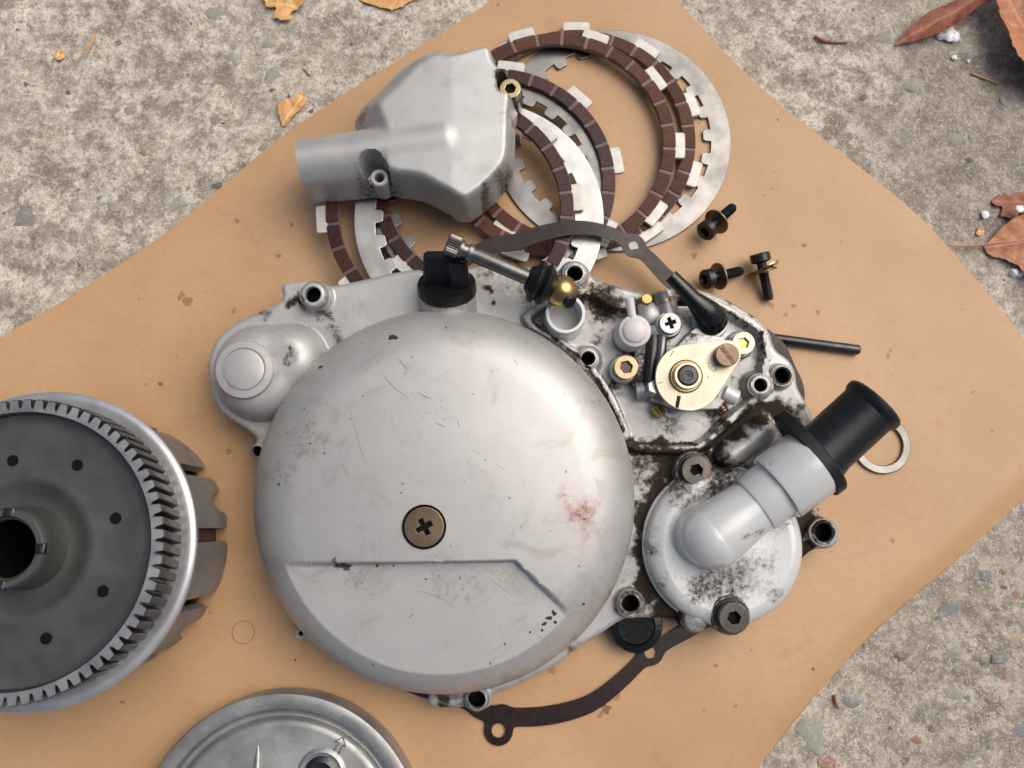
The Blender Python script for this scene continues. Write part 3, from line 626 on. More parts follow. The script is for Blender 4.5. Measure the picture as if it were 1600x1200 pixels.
def case_z(p):
    d = -case_sdf(p); e = np.clip(d / 1.6, 0, 1)
    h = 9.0 - 1.5 * (1 - e) ** 2 + 0.35 * (fbm(p, 0.06, 4) - 0.5)
    ir = -poly_sdf(p, rim); h = h - 3.2 * sstep(0.0, 1.6, ir)
    rd, _ = pathd(p, rim, True); h = smax(h, 13.2 - 9 * np.clip(rd - 1.35, 0, None) ** 1.1, 0.8)
    upper = sstep(60, 75, p[:, 1] if p.ndim == 2 else p[..., 1])
    kd = np.minimum(circd(p, k1, 76 * K), circd(p, k2, 62 * K)); kd = smin(circd(p, k1, 76 * K), circd(p, k2, 58 * K), 3)
    t = np.clip(-kd / 10.0, 0, 1); h = smax(h, 7 + 14.5 * np.sqrt(np.clip(1 - (1 - t) ** 2, 0, 1)), 2.0)
    ad, _ = segd(p, *aux); h = smax(h, np.where(ad < 8, 10 + 1.35 * np.sqrt(np.clip(5.6 ** 2 - ad ** 2, 0, None)), 0), 0.7)
    pd = circd(p, PC, PRAD + 1.2); h = smax(h, 10.2 - 3 * np.clip(pd, 0, None), 0.8)
    for c, ro, ri, hh in bl:
        q = circd(p, c, ro); h = smax(h, (hh - 2.2) - 3.5 * np.clip(q, -1, None), 0.8)
    for (x, y), r in (((1085, 735), 30), ((1143, 963), 29), ((1088, 962), 27)):
        q = circd(p, L(x, y, 14)[:2], r * K); h = smax(h, 13.5 - 5 * np.clip(q + 1, 0, None), 1.0)
    return h
def lb(x, y, r, s, h=9): c = L(x, y, h); return (c[0], c[1], r * K, s)
cg = [lb(898, 470, 30, .7), lb(835, 462, 34, .45), lb(795, 440, 26, .35), lb(762, 455, 12, .8), lb(945, 470, 40, .72), lb(1000, 474, 24, .7), lb(930, 620, 16, .5), lb(960, 660, 16, .55), lb(985, 695, 16, .8),
      lb(1010, 700, 18, .6), lb(1030, 712, 18, .85), lb(1065, 712, 18, .85), lb(1100, 712, 26, .95), lb(1140, 680, 24, .95), lb(1120, 740, 28, .9), lb(1175, 650, 24, .9), lb(1215, 645, 28, .9), lb(1240, 660, 22, .8),
      lb(1050, 735, 34, .85), lb(1030, 770, 30, .9), lb(1008, 810, 26, .95), lb(1003, 860, 24, .95), lb(1015, 920, 28, .95), lb(985, 800, 30, .55), lb(1000, 720, 34, .6), lb(1040, 950, 30, .95), lb(1060, 965, 28, .9), lb(1100, 985, 26, .95), lb(1140, 985, 34, .95), lb(1180, 950, 24, .9),
      lb(1235, 900, 20, .85), lb(1255, 860, 22, .95), lb(1262, 815, 26, .95), lb(1290, 830, 26, .5), lb(1250, 780, 24, .95), lb(985, 945, 26, .6), lb(960, 900, 24, .35), lb(960, 780, 26, .4), lb(1000, 740, 26, .5), lb(700, 1090, 18, .7),
      lb(735, 1092, 18, .55), lb(465, 470, 20, .75), lb(510, 490, 14, .6), lb(520, 520, 18, .5), lb(415, 490, 14, .55), lb(470, 565, 12, .5, 12), lb(975, 560, 26, .55), lb(965, 600, 16, .6), lb(940, 530, 16, .45), lb(1025, 690, 14, .8), lb(1180, 480, 10, .6),
      lb(1140, 475, 10, .6), lb(1045, 655, 30, .45), lb(1115, 655, 20, .5), lb(985, 530, 24, .8), lb(1060, 475, 26, .8), lb(1085, 480, 20, .8), lb(1180, 560, 10, .5), lb(1150, 590, 18, .4), lb(760, 425, 16, .45), lb(900, 1010, 14, .5), lb(1250, 640, 14, .6)]
mbc = MB().hfield(case_sdf, case_z, (-130, -10, 140, 190), 0.65, base=0)
def case_grime_shade(v):
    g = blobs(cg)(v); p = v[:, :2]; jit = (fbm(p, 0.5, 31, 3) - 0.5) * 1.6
    for pts_, wd, st_ in (([(982, 704), (1040, 708), (1094, 708), (1140, 672), (1192, 633)], 1.7, 1.0), ([(1020, 480), (985, 489), (960, 484), (925, 462)], 1.2, .9), ([(985, 690), (1000, 693), (1085, 693)], .7, .8), ([(1090, 466), (1145, 495), (1186, 522), (1192, 560)], .6, .7),  # first path paints the rim wall's shadow together with black grime
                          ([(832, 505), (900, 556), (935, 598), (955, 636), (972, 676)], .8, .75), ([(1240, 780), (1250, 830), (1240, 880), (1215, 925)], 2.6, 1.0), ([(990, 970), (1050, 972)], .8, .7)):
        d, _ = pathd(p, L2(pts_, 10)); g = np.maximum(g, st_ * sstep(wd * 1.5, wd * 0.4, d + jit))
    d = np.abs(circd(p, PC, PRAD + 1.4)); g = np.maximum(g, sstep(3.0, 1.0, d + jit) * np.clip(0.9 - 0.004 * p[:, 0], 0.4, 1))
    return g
part('case_body', mbc, M['case'], case, sharp=60, attrs={'grime': case_grime_shade})
for c, ro, ri, h in bl:
    part('bolt_boss', MB().tube((c[0], c[1], 0), ro, ri, 0.3, h, b=0.45), M['boss'], case, attrs={'grime': lambda v: np.full(len(v), 0.22)})
    part('bore', MB().lathe((c[0], c[1], 0), [(ri - 0.12, h - 1.6), (ri - 0.15, max(1.0, h - 6.5)), (0, max(0.9, h - 6.6))], seg=28), M['dark'], case)

# dome
rp = np.linspace(0, 1, 170) ** 0.85; na = 420
step_poly = np.concatenate([L2([(438, 882), (804, 876), (876, 946)], 34), L2([(1000, 1100), (700, 1300), (300, 1100), (380, 882)], 34)])
def dome_z(p):
    r = np.hypot(p[:, 0] - DC[0], p[:, 1] - DC[1]) / DR
    t = np.clip((r - 0.70) / 0.30, 0, 1)
    z = 37.5 - 4.2 * (r / 0.8) ** 2.2 * np.where(r < 1, 1, 1); z = z - (z - 13.5) * (1 - np.sqrt(np.clip(1 - t ** 2.35, 0, 1)))
    sdv = -poly_sdf(p, step_poly)
    flat = 31.2 + 0.02 * (p[:, 1] - DC[1] + 40)
    m = sstep(-0.45, 0.55, sdv)
    z = np.where(z > flat, z * (1 - m) + flat * m, z)
    return np.where(circd(p, SC, 29.6 * K) < 0, np.minimum(z, 35.0), z)
SC = L(663, 823, 37)[:2]
V = []; F = []
pts = []
for r in rp:
    for k in range(na):
        a = 2 * math.pi * k / na; pts.append((DC[0] + DR * r * math.cos(a), DC[1] + DR * r * math.sin(a)))
pts = np.array(pts); zz = dome_z(pts); V = np.c_[pts, zz]
for i in range(len(rp) - 1):
    for k in range(na):
        k2 = (k + 1) % na; F.append((i * na + k, (i + 1) * na + k, (i + 1) * na + k2, i * na + k2))
o0 = len(V); ring = V[-na:].copy(); r2 = ring.copy(); r2[:, 2] = 6.0
V = np.concatenate([V, r2])
for k in range(na):
    k2 = (k + 1) % na; F.append((o0 - na + k, o0 + k, o0 + k2, o0 - na + k2))
mbd = MB(); mbd.add(V, F)
dg = [lb(480, 690, 40, .30, 32), lb(450, 740, 30, .30, 28), lb(905, 800, 26, .42, 32), lb(560, 905, 26, .32, 32), lb(720, 905, 50, .26, 32), lb(800, 890, 22, .28, 32), lb(530, 882, 6, .7, 32), lb(690, 640, 26, .25, 36), lb(950, 930, 20, .35, 24), lb(900, 1000, 22, .38, 22), lb(800, 1060, 26, .3, 18), lb(930, 620, 22, .3, 26)]
rg = [lb(905, 798, 24, .95, 34), lb(890, 780, 18, .6, 34), lb(930, 830, 26, .35, 32), lb(480, 690, 36, .16, 32), lb(940, 950, 30, .25, 24)]
dome = part('dome_cover', mbd, M['dome'], case, sharp=75, attrs={'grime': blobs(dg), 'rust': blobs(rg)})
dz = lambda x, y: float(dome_z(np.array([[x, y]]))[0])
sc = SC
so = socket_bolt(dome, sc, 33.0, 38.2, 28 * K, M['bronze'], 12 * K, 1.6, (0, 0, 0), 'screw', 40, shape='cross', rot=0.5, label='tarnished cross head screw in the middle of the dome')
part('screw_seat', MB().tube((sc[0], sc[1], 0), 31 * K, 28.4 * K, 33, 37.9, b=0.2, seg=40), M['dark'], dome)
chips = MB(); rs = random.Random(11)
def fleck(px, py, r, ln=1.0, rz=0.0):
    c = L(px, py, 33); z = dz(c[0], c[1]); c = L(px, py, z); z = dz(c[0], c[1]); q = blob((c[0], c[1]), r, int(px * 7 + py), 0, ln, rz, 8, 0.4)
    V = [(x, y, dz(x, y) + 0.06) for x, y in q]; V.append((c[0], c[1], z + 0.10)); n = len(q)
    chips.add(V, [(k, (k + 1) % n, n) for k in range(n)])
for a in [(613, 527, 1.0, 1.6, 0), (618, 528, .7, 1.2, 0), (865, 958, .9, 1, 0), (858, 966, .8, 1.4, 0), (868, 972, .6, 1, 0), (850, 975, .6, 1.6, .5), (847, 985, .5, 1, 0), (828, 988, .45, 1, 0), (538, 883, 1.1, 1.8, 0), (590, 884, .5, 1.4, 0), (615, 884, .4, 1, 0),
          (500, 573, .5, 1.8, .4), (697, 511, .3, 1, 0), (435, 757, .5, 1, 0), (627, 770, .4, 1, 0), (912, 944, .5, 1, 0), (789, 1006, .35, 1, 0), (665, 905, .4, 1, 0)]: fleck(*a)
for k in range(42): fleck(rs.uniform(440, 950), rs.uniform(520, 1040), rs.uniform(.12, .26), rs.uniform(1, 2), rs.uniform(0, 3))
o = part('paint_specks', chips, M['chip'], dome); o['kind'] = 'stuff'
scr = MB()
def scratch(pts, wd):
    q = []
    for x, y in pts:
        c = L(x, y, 36); c = L(x, y, dz(c[0], c[1])); q.append(np.array([c[0], c[1], dz(c[0], c[1]) + 0.05]))
    q = smooth(np.array(q), 5, False); n = len(q); V = []; F = []
    for i in range(n):
        t = q[min(i + 1, n - 1)] - q[max(i - 1, 0)]; s = np.array([-t[1], t[0], 0]); s /= np.linalg.norm(s) + 1e-9
        ww = wd * math.sin(math.pi * (i + .3) / (n - .4)) ; V += [q[i] + s * ww, q[i] - s * ww]
    for i in range(n - 1): F.append((2 * i, 2 * i + 2, 2 * i + 3, 2 * i + 1))
    scr.add(V, F)
for p, wd in [([(620, 558), (630, 570), (638, 580)], .16), ([(598, 586), (615, 605), (640, 624)], .12), ([(650, 612), (665, 620), (676, 624)], .12), ([(680, 660), (690, 665), (697, 667)], .14), ([(714, 656), (718, 668)], .12), ([(905, 560), (930, 590), (940, 610)], .10),
              ([(803, 561), (810, 572)], .10), ([(545, 630), (560, 690), (575, 735)], .07), ([(735, 700), (790, 735)], .09), ([(700, 1062), (725, 1060)], .12), ([(640, 920), (690, 935), (720, 960)], .07), ([(760, 900), (800, 930)], .07)]: scratch(p, wd)
o = part('scratches', scr, M['scratch'], dome); o['kind'] = 'stuff'

# starter shaft boss cap
kc = L(383, 578, 22)[:2]
cap = part('shaft_cap', MB().lathe((kc[0], kc[1], 0), [(45 * K, 15), (44 * K, 21.8), (42.5 * K, 23.2), (33 * K, 23.5), (32.2 * K, 22.9), (31 * K, 22.9), (30 * K, 23.6), (26 * K, 23.9), (0, 24.0)], seg=56), M['dome'], case)

# oil filler plug on its slanted neck
fo = L(700, 476, 11); fd = (0.0, 0.70, 0.714)
part('filler_neck', MB().lathe((0, 0, 0), [(47 * K, -9), (45 * K, 0), (44.5 * K, 5.6), (43 * K, 6.2), (0, 6.2)]).place(fo, fd), M['case'], case, attrs={'grime': lambda v: np.full(len(v), 0.28)})
plug = part('filler_plug', MB().lathe((0, 0, 0), [(43 * K, 6), (45.5 * K, 6.4), (45.5 * K, 9.4), (44 * K, 10.4), (20 * K, 10.6), (0, 10.6)]).place(fo, fd), M['rubber'], case, label='black plastic oil filler plug with a finger grip')
part('grip', MB().box((0, 0, 16.6), 17.8, 5.2, 13.5, 0, 0.9, 0.8).place(fo, fd, math.pi), M['rubber'], plug)
part('grip_rib', MB().box((4.6, -0.4, 16.0), 7.0, 8.4, 12.0, 0, 0.84, 1.0).place(fo, fd, math.pi), M['hose'], plug)

# boss that takes the ball of the loose shaft
bc = L(884, 490, 22)[:2]
part('ball_boss', MB().lathe((bc[0], bc[1], 0), [(36 * K, 5), (33.5 * K, 8), (31 * K, 19), (30.5 * K, 21.5), (29.5 * K, 22), (25 * K, 22), (24 * K, 21.3), (23 * K, 12), (0, 11)]), M['pump'], case, label='blue grey cylindrical boss holding the ball end of a shaft')

# oil pump group (everything bolted into the well)
ob = MB()
def Lp(l, h): return [tuple(p) for p in L2(l, h)]
ob.plate([Lp([(992, 548), (1010, 500), (1040, 478), (1098, 480), (1112, 520), (1150, 520), (1176, 530), (1172, 556), (1142, 572), (1144, 612), (1122, 640), (1062, 642), (1018, 628), (985, 600)], 12)], 5.6, 13.0, 0.6)
ob.plate([Lp([(1040, 560), (1075, 520), (1130, 528), (1140, 580), (1120, 622), (1060, 626), (1036, 600)], 18)], 12.9, 19.5, 0.6)
pump = part('oil_pump', ob, M['alu'], case, label='small oil pump with gold lever plate and plastic cap', attrs={'grime': blobs([lb(1010, 545, 26, .9, 14), lb(1000, 600, 20, .7, 14), lb(1070, 530, 26, .6, 16), lb(1090, 640, 24, .6, 14), lb(1130, 590, 20, .5, 16), lb(1080, 490, 24, .8, 13)])})
def sub(name, m, mat, **kw): return part(name, m, mat, pump, **kw)
def pc_(px, py, h): c = L(px, py, h); return (c[0], c[1], 0)
# lever plate
c1, c2 = L(1076, 590, 22)[:2], L(1136, 553, 22)[:2]; r1, r2 = 50 * K, 21 * K
hull = []
dv = c2 - c1; dl = np.linalg.norm(dv); a0 = math.atan2(dv[1], dv[0]); be = math.acos((r1 - r2) / dl)
for k in range(33): a = a0 + be + (2 * math.pi - 2 * be) * k / 32; hull.append((c1[0] + r1 * math.cos(a), c1[1] + r1 * math.sin(a)))
for k in range(13): a = a0 - be + 2 * be * k / 12; hull.append((c2[0] + r2 * math.cos(a), c2[1] + r2 * math.sin(a)))
nch = L(1060, 628, 22)[:2]
pl = MB().plate([hull, [tuple(nch + np.array(q)) for q in [(-1.6, -2.2), (0.2, -2.6), (1.2, 2.2), (-0.6, 2.8)]]], 20.6, 22.2, 0.2)
lev = sub('lever_plate', pl, M['palegold'], label='pale gold teardrop lever plate')
part('mark_line', MB().box((c1[0] - 6.2, c1[1] + 9.2, 22.2), 0.3, 2.6, 0.12, -0.5, 1, 0.05).box((c1[0] - 10.6, c1[1] - 2.0, 22.2), 2.2, 0.3, 0.12, 0.1, 1, 0.05), M['bronze'], lev)
st = MB()
for x0, y0, x1, y1 in ((1103, 567, 1108, 567), (1108, 567, 1107, 573), (1107, 573, 1113, 579), (1111, 574, 1117, 570), (1117, 570, 1119, 578), (1113, 581, 1120, 577), (1105, 588, 1108, 592)):
    a_, b_ = L(x0, y0, 22.2)[:2], L(x1, y1, 22.2)[:2]; m_ = (a_ + b_) / 2; st.box((m_[0], m_[1], 22.22), np.linalg.norm(b_ - a_), 0.22, 0.14, math.atan2(*(b_ - a_)[::-1]), 1, 0.03)
part('stamp_mark', st, M['bronze'], lev)
c = pc_(1074, 587, 25)
sub('lever_washer', MB().lathe(c, [(25 * K, 22.1), (25 * K, 23), (23 * K, 23.4), (14 * K, 23.4)]), M['brass'])
sub('lever_nut', MB().lathe(c, [(21 * K, 23.2), (21 * K, 25.2), (19.5 * K, 26), (16 * K, 26), (15.5 * K, 25.2)], seg=24), M['palegold'])
sub('pump_shaft', MB().lathe(c, [(15.4 * K, 24), (15 * K, 26.2), (13 * K, 26.8), (7 * K, 26.9), (6 * K, 26.2), (3 * K, 26.2), (2 * K, 25.6), (0, 25.6)], seg=24), M['dark_steel'])
c = L(1135, 555, 25)[:2]; socket_bolt(pump, c, 22.0, 26.5, 17.5 * K, M['copper'], 2.6 * K, 1.4, (0, 0, 0), 'slot_screw', 28, shape='slot', rot=-0.95)
c = L(1162, 536, 20)[:2]; sub('bolt_lug', MB().cyl((c[0], c[1], 0), 22 * K, 5.7, 15.5, b=0.8), M['alu'])
socket_bolt(pump, c, 15.4, 20, 17.5 * K, M['palegold'], 8.5 * K, 1.6, (0, 0, 0), 'bolt', 28, M['brass'], label='pale gold socket bolt beside the slotted screw')
c = L(978, 574, 17)[:2]; sub('bolt_lug', MB().cyl((c[0], c[1], 0), 23 * K, 5.7, 13.0, b=0.8), M['alu'])
socket_bolt(pump, c, 12.9, 17.5, 18.5 * K, M['gold'], 10 * K, 2.2, (0, 0, 0), 'bolt', 28, M['red'], label='gold bolt with dark red socket')
# plastic cap
c = pc_(992, 517, 20)
cp = sub('plastic_cap', MB().lathe(c, [(27 * K, 8), (27 * K, 14), (25.5 * K, 14.5), (25.5 * K, 18.5), (24 * K, 20.2), (18.5 * K, 20.8), (18 * K, 21.4), (14 * K, 22.2), (0, 22.6)]), M['pink'], label='pinkish white plastic cap with a hose spigot')
part('spigot', MB().sweep([L(990, 505, 19), L(987, 490, 19.5), L(983, 466, 20.5)], [7.5 * K, 6.6 * K, 7.4 * K]), M['pink'], cp)
part('cap_tab', MB().box((*L(1026, 516, 15)[:2], 15), 6, 4, 3, 0.1, 1, 0.3), M['alu'], cp)
# phillips screw on its turret
c = L(1047, 505, 20)[:2]; sub('turret', MB().lathe((c[0], c[1], 0), [(23 * K, 8), (21 * K, 16), (19 * K, 17.2), (0, 17.2)]), M['alu'])
socket_bolt(pump, c, 17, 20.5, 16.5 * K, M['steel_light'], 8.5 * K, 1.2, (0, 0, 0), 'cross_screw', 28, shape='cross', rot=0.3, label='silver cross head screw')
# inlet stub with gold ring above the screw
sub('inlet_stub', MB().lathe(L(1043, 492, 13), [(18 * K, 0), (18 * K, 9), (17 * K, 9.4), (0, 9.4)], d=L(1037, 464, 14) - L(1043, 492, 13)), M['alu'])
sub('gold_ring', MB().tube(L(1037, 472, 14), 19.5 * K, 9 * K, 0, 1.6, d=L(1037, 464, 14) - L(1043, 492, 13), b=0.3), M['gold'])
sub('brass_nut', MB().lathe(L(1006, 476, 12), [(10 * K, 0), (10 * K, 4), (8 * K, 5), (0, 5)], d=(0.1, 0.3, 1), seg=10), M['brass'])
sub('side_block', MB().box((*L(1012, 492, 12)[:2], 11), 9, 9, 11, 0.15, 0.95, 0.8), M['alu'])
# hose seat, cast lug with the mark, lower fittings
c = pc_(1112, 502, 16); sub('hose_seat', MB().lathe(c, [(31 * K, 5.5), (29 * K, 12), (27 * K, 15), (25 * K, 15.6), (0, 15.6)]), M['pump'])
c = pc_(1096, 532, 18); lugo = sub('cast_lug', MB().lathe(c, [(22 * K, 8), (21.5 * K, 17), (20 * K, 18.2), (0, 18.4)]), M['alu'])
sub('cylinder_bore', MB().lathe(L(1018, 562, 14), [(10 * K, -11), (10 * K, 11)], d=(0.1, 1, 0)), M['dark_steel'])
sub('cylinder_bore', MB().lathe(L(1032, 560, 15), [(8 * K, -10), (8 * K, 10)], d=(0.1, 1, 0)), M['steel'])
sub('hex_fitting', MB().lathe(L(998, 612, 12), [(0, -1), (14 * K, -1), (14.5 * K, 0), (14.5 * K, 4), (10 * K, 4.2), (10 * K, 6), (13 * K, 6.2), (13 * K, 10), (0, 10)], d=(1, 0.12, 0.1), seg=16), M['alu'])
sub('hex_fitting', MB().cyl(L(1018, 610, 15), 12 * K, 0, 5, d=(0.1, 0.2, 1), seg=6), M['steel_light'])
for x, y in ((1024, 636), (1122, 632)):
    c = L(x, y, 10); nb = MB()
    for k in range(4): nb.cyl(c, 9.5 * K - 0.15 * (k % 2), k * 1.05, k * 1.05 + 1.0, d=(0.45, -0.75, 0.25), b=0.2, seg=18)
    sub('brass_screw', nb, M['brass'] if x < 1100 else M['copper'])
sub('side_stub', MB().cyl(L(1130, 612, 12), 13 * K, 0, 6, d=(1, -0.5, 0), seg=18), M['pump'])
hp = smooth(np.array([L(1118, 508, 16), L(1112, 498, 19), L(1100, 484, 22), L(1082, 466, 24), L(1064, 447, 25), L(1048, 431, 25.5)]), 5, False)
hr = np.interp(np.arange(len(hp)), [0, 4, 9, 15, 20, len(hp) - 1], [22 * K, 25 * K, 21 * K, 13 * K, 11.5 * K, 10.5 * K])
hose = sub('oil_hose', MB().sweep(hp, hr, 20, 0.8), M['wet'], label='shiny oil wet black rubber hose stub')

# water pump
wc = MB().lathe((PC[0], PC[1], 0), [(PRAD + 0.9, 9.5), (PRAD + 0.9, 11.2), (PRAD + 0.2, 11.4), (PRAD, 11.6), (PRAD - 0.1, 14.5), (PRAD - 1.4, 17.2), (PRAD - 3.6, 18.6), (PRAD - 6, 18.9), (PRAD * 0.62, 17.6), (PRAD * 0.3, 19.5), (0, 20)], seg=72)
wg = [lb(1060, 765, 34, .72, 18), lb(1085, 790, 34, .72, 18), lb(1120, 765, 36, .85, 18), lb(1150, 750, 30, .8, 18), lb(1130, 735, 34, .9, 14), lb(1010, 850, 12, .7, 12), lb(1030, 920, 14, .75, 12), lb(1200, 930, 18, .6, 14), lb(1225, 790, 30, .85, 18), lb(1185, 880, 30, .72, 18), lb(1150, 905, 40, .7, 18), lb(1100, 925, 34, .75, 18), lb(1120, 890, 30, .6, 18), lb(1140, 945, 26, .85, 18), lb(1090, 900, 20, .5, 18), lb(1020, 830, 14, .4, 16), lb(1215, 820, 24, .7, 18), lb(1040, 900, 16, .45, 17)]
wp = part('water_pump_cover', wc, M['pump'], case, attrs={'grime': lambda v: blobs(wg)(v) * 0.80}, label='pale blue grey round water pump cover with an elbow outlet')
e0, e1 = L(1112, 838, 25), L(1277, 716, 28); ax = e1 - e0; Ln = np.linalg.norm(ax)
eb = MB(); BR = 47 * K
eb.lathe((e0[0], e0[1], 0), [(BR * 1.35, 15), (BR * 1.12, 17), (BR * 1.0, 20), (BR, 25)] + [(BR * math.cos(a), 25 + BR * math.sin(a)) for a in np.linspace(0.08, math.pi / 2 - 0.05, 12)] + [(0, 25 + BR)], seg=48)
elb = part('elbow_pipe', eb.lathe(e0, [(46.6 * K, 0), (46.2 * K, BR * 0.35), (44.6 * K, BR * 0.75), (42.4 * K, BR * 1.2), (41.3 * K, BR * 1.6), (41 * K, BR * 1.9), (41 * K, Ln * 0.44)], d=ax, seg=40), M['pump'], wp, attrs={'grime': blobs([lb(1165, 830, 12, .55, 22), lb(1150, 760, 12, .5, 30), lb(1105, 775, 12, .5, 25)])})
part('pipe_collar', MB().lathe(e0, [(40 * K, Ln * 0.40), (43.5 * K, Ln * 0.405), (44.5 * K, Ln * 0.42), (44.5 * K, Ln * 0.63), (40 * K, Ln * 0.635)], d=ax, seg=40), M['pump'], wp)
part('pipe_collar', MB().lathe(e0, [(40 * K, Ln * 0.61), (51 * K, Ln * 0.612), (52.5 * K, Ln * 0.635), (52.5 * K, Ln * 0.94), (40 * K, Ln * 0.945)], d=ax, seg=44), M['pump'], wp, attrs={'grime': blobs([lb(1245, 800, 12, .5, 25), lb(1190, 715, 8, .4, 30)])})
# rubber collar flange and black hose connector
h0, h1 = L(1284, 706, 28), L(1367, 630, 32); hx = h1 - h0; HL = np.linalg.norm(hx)
conn = MB().lathe(h0, [(46 * K, -6), (44 * K, 0), (42 * K, 2.5), (41.5 * K, HL - 3.5), (43.5 * K, HL - 3), (45.5 * K, HL - 2), (45.5 * K, HL), (43 * K, HL + 0.8), (35 * K, HL + 0.8), (33.5 * K, HL - 1), (33 * K, HL - 25), (0, HL - 25)], d=hx, seg=44)
con = part('hose_connector', conn, M['hose'], case, label='black plastic hose connector with a rolled lip')
uu, vv, dd = frame(ax)
fl = MB(); ctr = e0 + ax * 0.935; Ff = []; Vv = []
sgn = 1 if (uu @ (L(1200, 640, 28) - ctr)) > 0 else -1
prof = []
for k in range(48):
    a = 2 * math.pi * k / 48; x = math.cos(a) * 14.6 + (7.0 if math.cos(a) > 0 else 0) * abs(math.cos(a)) ** 0.8; y = math.sin(a) * 12.6 * (1 - 0.25 * max(0, math.cos(a)))
    prof.append((x * sgn, y))
for t, s in ((-0.3, .96), (0.2, 1), (4.0, 1), (4.6, .96)):
    for x, y in prof: Vv.append(ctr + uu * x * s + vv * y * s + dd * t)
for i in range(3):
    for k in range(48): Ff.append((i * 48 + k, i * 48 + (k + 1) % 48, i * 48 + 48 + (k + 1) % 48, i * 48 + 48 + k))
Ff.append(tuple(range(48))[::-1]); Ff.append(tuple(144 + k for k in range(48)))
if sgn < 0: Ff = [f[::-1] for f in Ff]
part('connector_flange', fl.add(Vv, Ff), M['rubber'], con)
for x, y, h in ((1086, 735, 16), (1143, 963, 20)):
    c = L(x, y, h)[:2]; zt = 19.0 if y > 900 else 14.0; part('bolt_pillar', MB().lathe((c[0], c[1], 0), [(31 * K, 4), (29.5 * K, zt - 1.2), (28 * K, zt), (0, zt)]), M['case'], case, attrs={'grime': lambda v: np.full(len(v), 0.55)}); socket_bolt(case, c, zt - 1, zt + 4.5, 22 * K, M['grimy_bolt'], 10 * K, 2.6, (0, 0, 0), 'cap_bolt', 32, label='dirty socket head bolt of the water pump')
    part('bolt_washer', MB().tube((c[0], c[1], 0), 26 * K, 21 * K, zt - 0.1, zt + 0.8, b=0.3), M['dark_steel'], case)
c = L(1086, 966, 13); part('drain_bump', MB().lathe((c[0], c[1], 0), [(23 * K, 6), (22 * K, 12), (17 * K, 15.2), (8 * K, 16.4), (0, 16.6)], seg=28), M['case'], case, attrs={'grime': lambda v: np.full(len(v), 0.35)})
c = L(992, 976, 2); part('oil_seal', MB().lathe((c[0], c[1], 0), [(42 * K, 0.3), (42 * K, 3.5), (40 * K, 4.6), (30 * K, 4.9), (28 * K, 4.2), (0, 4)]), M['wet'], case, label='shiny black oil wet rubber disc under the cover edge')

# ------------------------------------------------------------------ loose ball ended shaft
ZS = 38.0
bb_ = U(877, 456, ZS + 2); s0 = U(729, 393, ZS + 10.0); sdir = (s0 - bb_) / np.linalg.norm(s0 - bb_)
sh = thing('ball_ended_shaft', 'short splined steel shaft with rubber boot and brass ball end, resting on the side cover', 'shaft', (bb_[0], bb_[1], ZS - 4))
so_ = (bb_[0], bb_[1], ZS - 4); SLn = np.linalg.norm(s0 - bb_)
ballm = MB().lathe(bb_, [(6.4 * math.sin(a), -6.4 * math.cos(a)) for a in np.linspace(0, math.pi, 22)], d=sdir, seg=32)
ball = part('ball', ballm, M['brass'], sh, so_)
tp = U(889, 471, ZS + 5); td = (tp - bb_) / np.linalg.norm(tp - bb_); tm_ = MB()
for k in range(4): tm_.lathe(bb_ + td * (4.3 + k * 0.75), [(0, 0), (2.3, 0), (2.7, 0.3), (2.3, 0.62), (0, 0.62)], d=td, seg=18)
part('threaded_stud', tm_, M['dark_steel'], ball, so_)
bt = [(2.6, 3), (6.3, 4.6), (7.6, 6.0), (8.2, 7.2), (7.4, 7.9), (6.8, 8.6), (8.0, 9.4), (8.4, 10.6), (7.2, 11.4), (5.8, 12.0), (4.5, 13.6), (2.6, 14.2)]
part('rubber_boot', MB().lathe(bb_, bt, d=sdir, seg=28), M['rubber'], sh, so_)
part('shaft_rod', MB().lathe(bb_, [(2.8, 5), (2.9, 14), (2.9, SLn - 4), (2.5, SLn - 3), (2.5, SLn - 1)], d=sdir, seg=24), M['rod_steel'], sh, so_)
part('collar_nut', MB().lathe(bb_, [(2.4, SLn - 2.4), (3.4, SLn - 2.2), (3.6, SLn - 1.2), (3.4, SLn - 0.4), (2.6, SLn - 0.2), (2.6, SLn + 1.5), (3.3, SLn + 1.6), (3.5, SLn + 2.2), (3.3, SLn + 2.9), (2, SLn + 3)], d=sdir, seg=24), M['rod_steel'], sh, so_)
sp_ = MB(); u_, v_, d_ = frame(sdir); Vv = []; Ff = []; NS = 52
for h, s in ((SLn + 2.8, .9), (SLn + 3.3, 1), (SLn + 7.4, 1), (SLn + 8.0, .88)):
    for k in range(NS):
        a = 2 * math.pi * k / NS; r = (3.9 if k % 2 else 3.45) * s; Vv.append(bb_ + d_ * h + (u_ * math.cos(a) + v_ * math.sin(a)) * r)
for i in range(3):
    for k in range(NS): Ff.append((i * NS + k, i * NS + (k + 1) % NS, (i + 1) * NS + (k + 1) % NS, (i + 1) * NS + k))
Ff.append(tuple(range(NS))[::-1]); Ff.append(tuple(3 * NS + k for k in range(NS)))
part('spline', sp_.add(Vv, Ff), M['rod_steel'], sh, so_, sharp=25)

